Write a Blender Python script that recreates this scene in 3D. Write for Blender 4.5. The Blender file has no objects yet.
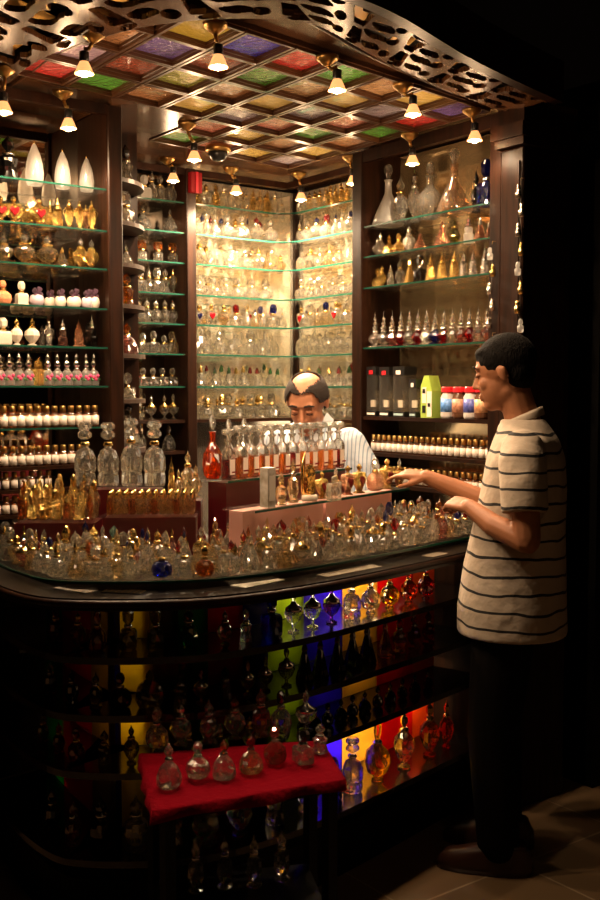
import bpy, bmesh, math, random
from mathutils import Vector, Matrix, noise
random.seed(7)
S = bpy.context.scene
C = S.collection
PI = math.pi
# ------------------------------------------------------------------ camera
CAM = Vector((4.30, -3.105, 1.57)); F = 1050.0
FH = Vector((-.804, .595, 0)).normalized(); RV = FH.cross(Vector((0, 0, 1)))
pt = math.atan(60 / F)
FW = FH * math.cos(pt) - Vector((0, 0, 1)) * math.sin(pt); UP = RV.cross(FW)
def ray(x, y): return FW + (x - 300) / F * RV - (y - 450) / F * UP
def onZ(x, y, z): d = ray(x, y); return CAM + d * ((z - CAM.z) / d.z)
def onX(x, y, X): d = ray(x, y); return CAM + d * ((X - CAM.x) / d.x)
def onY(x, y, Y): d = ray(x, y); return CAM + d * ((Y - CAM.y) / d.y)
def pxl(P): q = Vector(P) - CAM; z = q.dot(FW); return (300 + F * q.dot(RV) / z, 450 - F * q.dot(UP) / z)
cd = bpy.data.cameras.new('camera'); cam = bpy.data.objects.new('camera', cd); C.objects.link(cam)
cam.matrix_world = Matrix.Translation(CAM) @ Matrix((RV, UP, -FW)).transposed().to_4x4()
cd.sensor_fit = 'VERTICAL'; cd.sensor_height = 36; cd.lens = F / 900 * 36; cd.clip_start = .05
S.camera = cam
S.view_settings.view_transform = 'Standard'; S.view_settings.look = 'None'; S.view_settings.gamma = 1
S.view_settings.exposure = 0.0; S.view_settings.use_curve_mapping = False
cy = S.cycles
cy.max_bounces = 12; cy.transmission_bounces = 8; cy.glossy_bounces = 5; cy.diffuse_bounces = 3; cy.transparent_max_bounces = 16
cy.sample_clamp_indirect = 8; cy.blur_glossy = .5
w = bpy.data.worlds.new('world'); S.world = w; w.use_nodes = True
w.node_tree.nodes['Background'].inputs[0].default_value = (.02, .012, .008, 1); w.node_tree.nodes['Background'].inputs[1].default_value = .05

# ------------------------------------------------------------------ materials
MC = {}
def nt(name):
    m = bpy.data.materials.new(name); m.use_nodes = True; n = m.node_tree; n.nodes.clear()
    o = n.nodes.new('ShaderNodeOutputMaterial'); return m, n, o
def pbr(name, col, rough=.5, metal=0, bump=0, bscale=40, emit=0, ecol=None, var=None, coat=0, spec=.5, stretch=None):
    if name in MC: return MC[name]
    m, n, o = nt(name); p = n.nodes.new('ShaderNodeBsdfPrincipled'); n.links.new(p.outputs[0], o.inputs[0])
    p.inputs['Base Color'].default_value = (*col, 1); p.inputs['Roughness'].default_value = rough; p.inputs['Metallic'].default_value = metal
    p.inputs['Coat Weight'].default_value = coat; p.inputs['Specular IOR Level'].default_value = spec
    if emit: p.inputs['Emission Color'].default_value = (*(ecol or col), 1); p.inputs['Emission Strength'].default_value = emit
    if bump or var:
        tc = n.nodes.new('ShaderNodeTexCoord'); mp = n.nodes.new('ShaderNodeMapping'); n.links.new(tc.outputs['Object'], mp.inputs[0])
        if stretch: mp.inputs['Scale'].default_value = stretch
        t = n.nodes.new('ShaderNodeTexNoise'); t.inputs['Scale'].default_value = bscale; t.inputs['Detail'].default_value = 4
        n.links.new(mp.outputs[0], t.inputs['Vector'])
        if bump:
            b = n.nodes.new('ShaderNodeBump'); b.inputs['Strength'].default_value = bump; b.inputs['Distance'].default_value = .05 if bscale == 14 else .01
            n.links.new(t.outputs['Fac'], b.inputs['Height']); n.links.new(b.outputs[0], p.inputs['Normal'])
        if var:
            r = n.nodes.new('ShaderNodeValToRGB'); r.color_ramp.elements[0].color = (*col, 1); r.color_ramp.elements[1].color = (*var, 1)
            r.color_ramp.elements[0].position = .35; r.color_ramp.elements[1].position = .65
            n.links.new(t.outputs['Fac'], r.inputs[0]); n.links.new(r.outputs[0], p.inputs['Base Color'])
    MC[name] = m; return m
def glass(name, col, rough=.0, clear=.35, ior=1.5, cutg=0, gloss=0, dif=None):
    """cut glass: refraction, some plain see-through (thin walls), a polished glint layer, facets as a cell bump"""
    if name in MC: return MC[name]
    m, n, o = nt(name)
    g = n.nodes.new('ShaderNodeBsdfGlass'); g.inputs['Color'].default_value = (*col, 1); g.inputs['Roughness'].default_value = rough; g.inputs['IOR'].default_value = ior
    t = n.nodes.new('ShaderNodeBsdfTransparent'); t.inputs[0].default_value = (*[min(1, c * .98) for c in col], 1)
    mx = n.nodes.new('ShaderNodeMixShader'); mx.inputs[0].default_value = clear
    n.links.new(g.outputs[0], mx.inputs[1]); n.links.new(t.outputs[0], mx.inputs[2])
    d = n.nodes.new('ShaderNodeBsdfTranslucent'); d.inputs[0].default_value = (*col, 1)
    d2 = n.nodes.new('ShaderNodeBsdfDiffuse'); d2.inputs[0].default_value = (*col, 1)
    m3 = n.nodes.new('ShaderNodeMixShader'); m3.inputs[0].default_value = .5
    n.links.new(d.outputs[0], m3.inputs[1]); n.links.new(d2.outputs[0], m3.inputs[2])
    m2 = n.nodes.new('ShaderNodeMixShader'); m2.inputs[0].default_value = dif if dif is not None else (.05 if rough < .1 else .3)
    n.links.new(mx.outputs[0], m2.inputs[1]); n.links.new(m3.outputs[0], m2.inputs[2]); last = m2
    if gloss:
        gl = n.nodes.new('ShaderNodeBsdfGlossy'); gl.inputs['Roughness'].default_value = .13
        m4 = n.nodes.new('ShaderNodeMixShader'); m4.inputs[0].default_value = gloss; n.links.new(m2.outputs[0], m4.inputs[1]); n.links.new(gl.outputs[0], m4.inputs[2]); last = m4
    if cutg:   # every cell of the pattern is one flat facet, tilted its own way
        tc = n.nodes.new('ShaderNodeTexCoord'); v = n.nodes.new('ShaderNodeTexVoronoi'); v.feature = 'F1'; v.inputs['Scale'].default_value = cutg; n.links.new(tc.outputs['Object'], v.inputs['Vector'])
        ge = n.nodes.new('ShaderNodeNewGeometry')
        a1 = n.nodes.new('ShaderNodeVectorMath'); a1.operation = 'SUBTRACT'; n.links.new(v.outputs['Color'], a1.inputs[0]); a1.inputs[1].default_value = (.5, .5, .5)
        a2 = n.nodes.new('ShaderNodeVectorMath'); a2.operation = 'SCALE'; n.links.new(a1.outputs[0], a2.inputs[0]); a2.inputs['Scale'].default_value = 1.0
        a3 = n.nodes.new('ShaderNodeVectorMath'); a3.operation = 'ADD'; n.links.new(a2.outputs[0], a3.inputs[0]); n.links.new(ge.outputs['Normal'], a3.inputs[1])
        a4 = n.nodes.new('ShaderNodeVectorMath'); a4.operation = 'NORMALIZE'; n.links.new(a3.outputs[0], a4.inputs[0])
        n.links.new(a4.outputs[0], g.inputs['Normal'])
        if gloss: n.links.new(a4.outputs[0], gl.inputs['Normal'])
    n.links.new(last.outputs[0], o.inputs[0])
    MC[name] = m; return m
def M(k):
    return MAT[k]() if callable(MAT[k]) else MAT[k]
WOODD = (.035, .014, .007)
MAT = {
 'wood': pbr('dark_wood', (.020, .0065, .0026), .38, bump=.1, bscale=9, var=(.008, .003, .0014), coat=.02, stretch=(5, 5, .5), spec=.16),
 'ceilwood': pbr('ceiling_wood', (.075, .030, .012), .24, bump=.08, bscale=5, var=(.045, .018, .007), coat=.3),
 'woodrail': pbr('rail_wood', (.055, .021, .008), .28, coat=.3),
 'black': pbr('black_lacquer', (.003, .0025, .002), .5, spec=.15),
 'mirror': pbr('smoked_mirror', (.55, .47, .38), .04, metal=1),
 'glowmirror': pbr('glow_paled_mirror', (.95, .87, .74), .08, metal=.82),  # cream mixed into the mirror so the corner seems to glow
 'shelfglass': None, 'gold': pbr('gold_metal', (.85, .58, .20), .22, metal=1), 'brass': pbr('old_brass', (.50, .30, .10), .3, metal=1),
 'goldrelief': pbr('gold_relief', (.80, .50, .14), .24, metal=1, bump=1, bscale=14),
 'silver': pbr('silver_metal', (.72, .68, .62), .2, metal=1),
 'silverrelief': pbr('silver_relief', (.62, .54, .46), .25, metal=1, bump=1, bscale=14),
 'copper': pbr('rose_metal', (.70, .32, .18), .25, metal=1, bump=1, bscale=14),
 'paper': pbr('paper', (.75, .70, .62), .7), 'whitelabel': pbr('white_label', (.78, .70, .62), .6),
 'red': pbr('red_enamel', (.15, .001, .004), .2, coat=.6), 'redcloth': pbr('red_cloth', (.15, .001, .006), .95, bump=.5, bscale=60, spec=.03),
 'redplastic': pbr('red_plastic', (.62, .02, .03), .3), 'plastic': pbr('black_plastic', (.01, .01, .01), .3),
 'pot': pbr('lilac_ceramic', (.55, .46, .52), .25, coat=.4), 'potw': pbr('cream_ceramic', (.75, .66, .55), .25, coat=.4),
 'orangep': pbr('orange_ceramic', (.75, .16, .05), .35, bump=.6, bscale=50, var=(.75, .4, .2)),
 'floral': pbr('floral_enamel', (.25, .05, .16), .35, bump=1, bscale=90, var=(.06, .10, .10)),
 'pinkflower': pbr('pink_roses', (.75, .08, .22), .5), 'leafgreen': pbr('green_leaves', (.05, .22, .05), .5),
 'pinkpanel': pbr('pink_panel', (.62, .32, .28), .5),
}
GC = {'clear': (.97, .95, .88), 'warm': (.98, .86, .62), 'amber': (.85, .42, .08), 'orange': (.95, .25, .04), 'redg': (.70, .02, .03), 'blue': (.03, .07, .55),
      'green': (.15, .5, .2), 'purple': (.35, .12, .6), 'yellow': (.95, .72, .08), 'dark': (.10, .07, .05), 'peach': (.97, .80, .62), 'rose': (.85, .5, .42), 'olive': (.55, .5, .12), 'aqua': (.55, .9, .85)}
for k, c in GC.items(): MAT['g_' + k] = glass('glass_' + k, c, 0, clear=.18, cutg=5, gloss=.16, dif=.03)
MAT['g_frost'] = glass('frosted_glass', (.95, .94, .92), .3, .45, gloss=.06, dif=.22)
MAT['shelfglass'] = glass('shelf_glass', (.97, .985, .972), 0, .88, dif=.008)
MAT['shelfedge'] = pbr('green_glass_edge', (.006, .052, .034), .2, spec=.35)
MAT['liquid'] = glass('amber_liquid', (.95, .45, .12), 0, .45, 1.33)
MAT['liquidred'] = glass('red_liquid', (.55, .02, .02), 0, .45, 1.33)
MAT['packclear'] = glass('clear_plastic', (.8, .78, .72), 0, .85)

# ------------------------------------------------------------------ mesh helpers
def new(name, me, mat, parent=None, loc=None, smooth=False, **props):
    if isinstance(me, bmesh.types.BMesh):
        b = me; me = bpy.data.meshes.new(name); b.normal_update(); b.to_mesh(me); b.free()
    if smooth:
        me.polygons.foreach_set('use_smooth', [True] * len(me.polygons))
    if mat is not None and not me.materials: me.materials.append(M(mat) if isinstance(mat, str) else mat)
    o = bpy.data.objects.new(name, me); C.objects.link(o)
    if parent: o.parent = parent
    if loc is not None: o.location = loc
    for k, v in props.items(): o[k] = v
    return o
def thing(name, label, cat, loc=(0, 0, 0), rot=0, group=None):
    o = bpy.data.objects.new(name, None); o.empty_display_size = .02; C.objects.link(o); o.location = loc; o.rotation_euler = (0, 0, rot)
    o['label'] = label; o['category'] = cat
    if group: o['group'] = group
    return o
def tag(o, label, cat, group=None):
    o['label'] = label; o['category'] = cat
    if group: o['group'] = group
    return o
def box(b, x0, x1, y0, y1, z0, z1, bev=0):
    vs = [b.verts.new((x, y, z)) for z in (z0, z1) for y in (y0, y1) for x in (x0, x1)]
    fs = [b.faces.new([vs[i] for i in q]) for q in ((0, 2, 3, 1), (4, 5, 7, 6), (0, 1, 5, 4), (2, 6, 7, 3), (0, 4, 6, 2), (1, 3, 7, 5))]
    if bev: bmesh.ops.bevel(b, geom=list({e for f in fs for e in f.edges}), offset=bev, segments=1, affect='EDGES')
    return b
def bx(*a, bev=0): return box(bmesh.new(), *a, bev=bev)
def prism(b, pts, z0, z1):
    lo = [b.verts.new((p[0], p[1], z0)) for p in pts]; hi = [b.verts.new((p[0], p[1], z1)) for p in pts]
    n = len(pts)
    for i in range(n): b.faces.new((lo[i], lo[(i + 1) % n], hi[(i + 1) % n], hi[i]))
    f1 = b.faces.new(list(reversed(lo))); f2 = b.faces.new(hi)
    bmesh.ops.triangulate(b, faces=[f1, f2]); bmesh.ops.recalc_face_normals(b, faces=b.faces); return b
def strip(b, A, B, z0, z1):
    n = len(A); lo = [[b.verts.new((p.x, p.y, z0)) for p in Q] for Q in (A, B)]; hi = [[b.verts.new((p.x, p.y, z1)) for p in Q] for Q in (A, B)]
    for i in range(n - 1):
        b.faces.new((lo[0][i], lo[0][i + 1], hi[0][i + 1], hi[0][i])); b.faces.new((lo[1][i + 1], lo[1][i], hi[1][i], hi[1][i + 1]))
        b.faces.new((hi[0][i], hi[0][i + 1], hi[1][i + 1], hi[1][i])); b.faces.new((lo[0][i + 1], lo[0][i], lo[1][i], lo[1][i + 1]))
    for i in (0, n - 1): b.faces.new((lo[0][i], hi[0][i], hi[1][i], lo[1][i]))
    bmesh.ops.recalc_face_normals(b, faces=b.faces); return b
def lathe(b, prof, seg=12, sx=1, sy=1, rot=0, c=(0, 0, 0), flute=0):
    rings = []
    for r, z in prof:
        if r <= 1e-5: rings.append([b.verts.new((c[0], c[1], c[2] + z))]); continue
        ring = []
        for i in range(seg):
            a = 2 * PI * i / seg + rot; rr = r * (1 - flute * (i % 2))
            ring.append(b.verts.new((c[0] + rr * sx * math.cos(a), c[1] + rr * sy * math.sin(a), c[2] + z)))
        rings.append(ring)
    for a, d in zip(rings, rings[1:]):
        for i in range(seg):
            j = (i + 1) % seg
            q = [a[i % len(a)], a[j % len(a)], d[j % len(d)], d[i % len(d)]]
            u = []
            for v in q:
                if v not in u: u.append(v)
            if len(u) > 2: b.faces.new(u)
    for ring, rev in ((rings[0], 1), (rings[-1], 0)):
        if len(ring) > 2: b.faces.new(list(reversed(ring)) if rev else ring)
    return b
def ball(b, c, r, seg=10, n=6, sx=1, sy=1, sz=1):
    return lathe(b, [(r * math.sin(PI * i / n), -r * sz * math.cos(PI * i / n)) for i in range(n + 1)], seg, sx, sy, c=c)
def tube(b, pts, rad, seg=8, cap=True):
    pts = [Vector(p) for p in pts]; R = rad if isinstance(rad, (list, tuple)) else [rad] * len(pts)
    rings = []; u = None
    for i, p in enumerate(pts):
        t = (pts[min(i + 1, len(pts) - 1)] - pts[max(i - 1, 0)]).normalized()
        if u is None: u = t.orthogonal().normalized()
        else:
            u = (u - t * u.dot(t)); u = u.normalized() if u.length > 1e-6 else t.orthogonal().normalized()
        v = t.cross(u)
        rings.append([b.verts.new(p + (u * math.cos(2 * PI * k / seg) + v * math.sin(2 * PI * k / seg)) * R[i]) for k in range(seg)])
    for a, d in zip(rings, rings[1:]):
        for k in range(seg): b.faces.new((a[k], a[(k + 1) % seg], d[(k + 1) % seg], d[k]))
    if cap: b.faces.new(list(reversed(rings[0]))); b.faces.new(rings[-1])
    return b
def catmull(P, n=8):
    P = [Vector((p[0], p[1], p[2] if len(p) > 2 else 0)) for p in P]; out = []
    for i in range(len(P) - 1):
        p0, p1, p2, p3 = P[max(i - 1, 0)], P[i], P[i + 1], P[min(i + 2, len(P) - 1)]
        for k in range(n):
            t = k / n
            out.append(.5 * ((2 * p1) + (p2 - p0) * t + (2 * p0 - 5 * p1 + 4 * p2 - p3) * t * t + (3 * p1 - p0 - 3 * p2 + p3) * t ** 3))
    out.append(P[-1]); return out
def offset(P, d, sm=0):
    out = []
    for i, p in enumerate(P):
        t = (P[min(i + 1, len(P) - 1)] - P[max(i - 1, 0)]).normalized(); out.append(p + Vector((-t.y, t.x, 0)) * d)
    for _ in range(sm):
        out = [out[0]] + [(out[i - 1] + out[i] * 2 + out[i + 1]) / 4 for i in range(1, len(out) - 1)] + [out[-1]]
    return out
def resample(P, n):
    L = [0]
    for a, d in zip(P, P[1:]): L.append(L[-1] + (d - a).length)
    out = []; j = 0
    for k in range(n):
        s = L[-1] * k / (n - 1)
        while j < len(P) - 2 and L[j + 1] < s: j += 1
        out.append(P[j].lerp(P[j + 1], (s - L[j]) / max(1e-9, L[j + 1] - L[j])))
    return out, L[-1]
ORD = 'zeroth first second third fourth fifth sixth seventh eighth ninth tenth eleventh twelfth thirteenth fourteenth fifteenth sixteenth seventeenth eighteenth nineteenth twentieth'.split()
TEN = {2: 'twenty', 3: 'thirty', 4: 'forty', 5: 'fifty', 6: 'sixty'}
def nth(n):
    if n <= 20: return ORD[n]
    return TEN[n // 10] + '-' + ORD[n % 10] if n % 10 else TEN[n // 10][:-1] + 'ieth'

# ================================================================== SETTING
ZC = 2.60
OUT = catmull([(.80, -1.90), (1.201, -1.95), (1.482, -1.945), (1.606, -1.882), (1.732, -1.713), (1.806, -1.507), (1.79, -1.118), (1.63, -.381), (1.585, -.20)], 8)
FR_IN = catmull([(.55, -1.77), (.90, -1.775), (1.126, -1.787), (1.375, -1.757), (1.632, -1.664), (1.80, -1.535), (1.91, -1.38), (1.915, -1.25), (1.796, -.945), (1.69, -.573), (1.60, -.18)], 8)
def vary_out(extra=0):
    out = []; base = [p - q for p, q in zip(offset(FR_IN, -1), FR_IN)]; n = len(FR_IN)
    for i, p in enumerate(FR_IN):
        t = min(1, max(0, (i / n - .42) / .25)); t = t * t * (3 - 2 * t); d = .42 * (1 - t) + .205 * t + extra
        out.append(p + base[i] * d)
    for _ in range(20): out = [out[0]] + [(out[i - 1] + out[i] * 2 + out[i + 1]) / 4 for i in range(1, n - 1)] + [out[-1]]
    return out
FR_OUT = vary_out()
tile = None
def floor_mat():
    m, n, o = nt('floor_tiles'); p = n.nodes.new('ShaderNodeBsdfPrincipled'); n.links.new(p.outputs[0], o.inputs[0])
    tc = n.nodes.new('ShaderNodeTexCoord'); br = n.nodes.new('ShaderNodeTexBrick'); n.links.new(tc.outputs['Object'], br.inputs[0])
    br.offset = 0; br.inputs['Scale'].default_value = 1; br.inputs['Brick Width'].default_value = .5; br.inputs['Row Height'].default_value = .5; br.inputs['Mortar Size'].default_value = .004
    br.inputs['Color1'].default_value = (.17, .105, .055, 1); br.inputs['Color2'].default_value = (.145, .09, .045, 1); br.inputs['Mortar'].default_value = (.30, .22, .14, 1)
    n.links.new(br.outputs[0], p.inputs['Base Color']); p.inputs['Roughness'].default_value = .28
    return m
fl = new('floor', bx(-1.5, 7, -6, 3.5, -.05, 0), floor_mat(), kind='structure')
def struct(name, b, mat, parent=None, **k):
    o = new(name, b, mat, parent, **k)
    if not parent: o['kind'] = 'structure'
    return o
struct('wall_left', bx(-.32, -.24, -2.6, .32, 0, 2.75), 'black')
struct('wall_back', bx(-.32, 1.72, .24, .32, 0, 2.75), 'black')
struct('wall_side', bx(-.24, .50, -2.6, -2.5, 0, 2.75), 'black')
# ceiling: polished wood soffit with a wooden lattice of coloured panes
cp = [(-.24, -1.95), (.55, -1.95)] + [(p.x, p.y) for p in FR_IN] + [(1.60, .24), (-.24, .24)]
ceil_o = struct('ceiling', prism(bmesh.new(), cp, ZC + .02, ZC + .06), 'ceilwood')
x0 = [1.557, 1.352, 1.14, .926, .713, .497]
def gx(i, y): # lattice column centre at depth y
    xx = x0[i] if i < 6 else x0[5] - .216 * (i - 5)
    if i < 0: xx = x0[0] + .2
    return xx - .15 * (y + .9)
COLS = {'olive': (.50, .38, .06), 'blue': (.05, .04, .45), 'red': (.50, .03, .03), 'green': (.10, .35, .05), 'tan': (.50, .30, .15), 'yellow': (.62, .45, .10), 'purple': (.16, .10, .38),
        'brown': (.38, .18, .08), 'darkred': (.30, .06, .03), 'greenyel': (.40, .45, .08), 'bluegrey': (.32, .28, .36), 'pink': (.52, .18, .14), 'lilac': (.42, .30, .45)}
PAN = [[None, 'olive', 'blue', 'red', 'green', 'tan', 'yellow', 'purple'],
       ['brown', 'purple', 'darkred', 'green', 'tan', 'yellow', 'bluegrey', 'red'],
       ['lilac', 'darkred', 'greenyel', 'brown', 'yellow', 'bluegrey', 'pink', 'green'],
       ['red', 'green', 'brown', 'yellow', 'bluegrey', 'pink', 'green', 'brown'],
       [None, None, None, None, 'pink', 'yellow', 'brown', 'yellow'],
       [None, None, None, None, 'green', 'pink', 'yellow', 'bluegrey']]
def sl(x, y): return (x, y)
rails = bmesh.new()
def quadprism(b, q, z0, z1): prism(b, q, z0, z1)
for i in range(6):
    for j in range(8):
        c = PAN[i][j]
        if not c: continue
        y = -1.7 + .2 * j; hx, hy = .086, .080
        ya, yb = y - hy, y + hy
        q = [(gx(i, ya) - hx, ya), (gx(i, ya) + hx, ya), (gx(i, yb) + hx, yb), (gx(i, yb) - hx, yb)]
        m = pbr('pane_' + c, COLS[c], .14, bump=.9, bscale=55, spec=.8, coat=.5)
        new('stained_glass_pane', prism(bmesh.new(), q, ZC + .012, ZC + .0195), m, ceil_o, label='%s textured glass ceiling pane' % {'greenyel': 'yellow-green', 'darkred': 'dark red', 'bluegrey': 'blue-grey'}.get(c, c))
        # four rails framing the pane, two steps deep
        for (g, h, za, zb) in ((.112, .104, ZC + .004, ZC + .0198), (.104, .097, ZC - .006, ZC + .004)):
            w0 = .022 if za > ZC else .010
            Y0, Y1 = y - h + .0, y + h
            for (ya2, yb2, xa, xb) in ((Y0, Y0 + w0, -g, g), (Y1 - w0, Y1, -g, g), (Y0 + w0, Y1 - w0, -g, -g + w0), (Y0 + w0, Y1 - w0, g - w0, g)):
                prism(rails, [(gx(i, ya2) + xa, ya2), (gx(i, ya2) + xb, ya2), (gx(i, yb2) + xb, yb2), (gx(i, yb2) + xa, yb2)], za, zb)
new('lattice', rails, 'woodrail', ceil_o)
new('plain_board', prism(bmesh.new(), [(.36, -1.36), (.80, -1.36), (.875, -1.30), (.845, -1.012), (.36, -1.012)], ZC - .004, ZC + .0198), 'ceilwood', ceil_o)
# soffit mouldings following the curve and the cabinets
mo = bmesh.new()
for d, r in ((.012, .012), (.055, .005)): tube(mo, [Vector((p.x, p.y, ZC + .014)) for p in offset(FR_IN, d)], r, 6)
new('curved_moulding', mo, 'woodrail', ceil_o, smooth=True)
# canopy fretwork band
def fret():
    Pi, L = resample(FR_IN, 760); Po, _ = resample(FR_OUT, 760); nt_ = 60
    hol = []; yel = []
    s = 0.02; k = 0
    rnd = random.Random(3)
    while s < L * 1.1:
        # one motif: two hourglass openings with long waved slots between
        yel.append((s + .050, .50, .036, .36)); 
        for (ds, t, a, h) in ((.140, .22, .050, .075), (.142, .48, .058, .085), (.140, .75, .050, .080), (.050, .085, .034, .045), (.212, .56, .024, .11), (.050, .93, .034, .04), (.212, .18, .026, .085), (.212, .87, .022, .065)):
            hol.append((s + ds + rnd.uniform(-.008, .008), t + rnd.uniform(-.02, .02), a * rnd.uniform(.9, 1.06), h, rnd.uniform(-.5, .5)))
        s += .245
    def inside(s, t):
        for (cs, ct, a, h) in yel:
            if abs(s - cs) < .06:
                wv = a * (.55 + .45 * abs((t - .5) / .34) ** 1.5)
                if abs(t - ct) < h and abs(s - cs) < wv and not (abs(t - .5) < .05): return True
        for (cs, ct, a, h, sk) in hol:
            ds = s - cs
            if abs(ds) < a:
                if (ds / a) ** 2 + ((t - ct - sk * ds * .5 - .02 * math.sin(ds * 60)) / h) ** 2 < 1: return True
        return False
    b = bmesh.new(); V = {}
    def v(i, j):
        if (i, j) not in V: V[i, j] = b.verts.new(Pi[i].lerp(Po[i], j / nt_) + Vector((0, 0, ZC)))
        return V[i, j]
    for i in range(759):
        for j in range(nt_):
            if not inside((i + .5) / 759 * L, (j + .5) / nt_): b.faces.new((v(i, j), v(i + 1, j), v(i + 1, j + 1), v(i, j + 1)))
    for _ in range(5): bmesh.ops.smooth_vert(b, verts=b.verts, factor=.5, use_axis_x=True, use_axis_y=True, use_axis_z=False)
    o = struct('trim_1', b, 'ceilwood')
    md = o.modifiers.new('thick', 'SOLIDIFY'); md.thickness = .016; md.offset = 1
    # board above blacked as depth shade; amber coloured as lit backing behind hourglass openings
    bb = bmesh.new(); P1, _ = resample(FR_IN, 120); P2, _ = resample(FR_OUT, 120)
    strip(bb, P1, P2, ZC + .05, ZC + .07)
    struct('canopy_board', bb, 'black', o)
    for (cs, ct, a, h) in yel:
        if cs > L - .05: continue
        i = int(cs / L * 759); w_ = int(.045 / L * 759)
        q = [Pi[max(0, i - w_)].lerp(Po[max(0, i - w_)], .12), Pi[min(759, i + w_)].lerp(Po[min(759, i + w_)], .12), Pi[min(759, i + w_)].lerp(Po[min(759, i + w_)], .88), Pi[max(0, i - w_)].lerp(Po[max(0, i - w_)], .88)]
        new('amber_backing', prism(bmesh.new(), q, ZC + .026, ZC + .030), pbr('amber_backing', (.95, .55, .14), .35), o, label='backing behind the fretwork, coloured amber as if lit')
    return o
fret_o = fret()
# outer lip and fascia of the canopy
b = bmesh.new()
P1, _ = resample(vary_out(-.005), 100); P2, _ = resample(vary_out(.035), 100)
strip(b, P1, P2, ZC - .022, ZC + .12)
struct('trim_2', b, 'wood')
b = bmesh.new(); tube(b, [Vector((p.x, p.y, ZC - .004)) for p in vary_out(-.008)], .011, 6); struct('trim_3', b, 'woodrail', smooth=True)

# ================================================================== CABINETS
def shelf_glass(parent, x0, x1, y0, y1, z, edge='x1'):
    parent = new('glass_shelf', bx(x0, x1, y0, y1, z - .008, z), 'shelfglass', parent)
    if edge == 'x1': e = bx(x1, x1 + .003, y0, y1, z - .007, z - .001)
    else: e = bx(x0, x1, y0 - .003, y0, z - .007, z - .001)
    new('green_shelf_edge', e, 'shelfedge', parent, label='green polished edge of a glass shelf')
def rod(parent, x, y, z0, z1):
    b = bmesh.new(); lathe(b, [(.006, z0), (.006, z1)], 8, c=(x, y, 0)); return b
ZL = [2.30, 2.15, 2.012, 1.868, 1.727, 1.586, 1.437, 1.30, 1.221, 1.133]  # shelves of the near cabinet
XL = .78
lc = thing('shelf_cabinet', 'dark wooden wall cabinet with gold bottles and white labelled vials on glass shelves', 'cabinet', group=None)
new('side_panel', bx(.50, XL, -1.36, -1.33, 0, ZC), 'wood', lc)
new('front_post', bx(XL - .03, XL + .012, -1.372, -1.315, 0, ZC, bev=.004), 'wood', lc)
new('back_mirror', bx(.50, .505, -2.5, -1.36, .9, ZC), 'mirror', lc, label='smoked mirror at the back of the cabinet')
new('back_panel', bx(.47, .50, -2.5, -1.33, 0, ZC), 'wood', lc)
new('header_board', bx(XL - .02, XL + .005, -2.5, -1.372, ZC - .035, ZC), 'wood', lc)
new('base_cabinet', bx(.50, XL, -2.5, -1.362, 0, 1.10), 'wood', lc)
for z in ZL[:7]: shelf_glass(lc, .507, XL - .004, -2.5, -1.374, z)
for z in ZL[7:]: new('wooden_shelf', bx(.507, XL - .004, -2.5, -1.374, z - .012, z), 'wood', lc)
# quarter-round end shelves on its flank
ZE = [2.365, 2.205, 2.050, 1.895, 1.708, 1.535, 1.345]
es = thing('end_shelf_unit', 'curved white-edged end shelves against the dark pillar with large single bottles', 'shelf unit')
new('side_panel', bx(.45, .46, -1.328, -1.08, 1.0, ZC), 'wood', es)
new('back_post', bx(.45, .70, -1.328, -1.314, 1.0, ZC), 'wood', es)
for z in ZE:
    q = [(.462, -1.313)] + [(.462 + .25 * math.cos(a), -1.313 + .225 * math.sin(a)) for a in [PI / 2 * k / 10 for k in range(11)]]
    new('rounded_shelf', prism(bmesh.new(), q, z - .016, z), pbr('painted_shelf', (.05, .033, .025), .4, spec=.3), es)
# small bay and corner unit
ZB = [2.445, 2.305, 2.165, 2.02, 1.88, 1.74, 1.588, 1.43, 1.284]
bay = thing('narrow_shelf_bay', 'narrow recessed shelf bay between the end shelves and the bright corner unit', 'shelf unit')
new('back_mirror', bx(-.22, -.215, -1.30, -.59, .9, ZC), 'mirror', bay); new('back_panel', bx(-.235, -.221, -1.32, -.59, 0, ZC), 'wood', bay)
for z in ZB[:7]: shelf_glass(bay, -.213, -.006, -1.298, -.592, z)
for z in ZB[7:]: new('wooden_shelf', bx(-.213, -.004, -1.298, -.592, z - .015, z), 'wood', bay)
new('side_panel', bx(-.22, 0, -1.318, -1.30, 0, ZC), 'wood', bay)
new('header_board', bx(-.02, .0, -1.298, -.592, ZC - .03, ZC), 'wood', bay)
co = thing('corner_shelf_unit', 'brightly lit corner shelf unit with rows of clear perfume bottles on glass shelves', 'shelf unit')
new('front_post', bx(-.22, .012, -.588, -.535, 0, ZC, bev=.004), 'wood', co)
new('back_panel', bx(-.22, -.21, -.533, .22, 0, ZC), 'glowmirror', co, label='mirror behind the shelves, paled to look aglow'); new('back_panel', bx(-.208, .60, .21, .22, 0, ZC), 'glowmirror', co, label='mirror behind the shelves, paled to look aglow')
new('corner_post', bx(-.208, -.185, .185, .208, 0, ZC), 'wood', co)
new('end_panel', bx(.58, .62, 0.004, .208, 0, ZC), 'wood', co)
b = bmesh.new(); box(b, -.03, .008, -.533, -.0, ZC - .03, ZC); box(b, .008, .60, -.008, .02, ZC - .03, ZC); new('header_board', b, 'wood', co)
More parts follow.
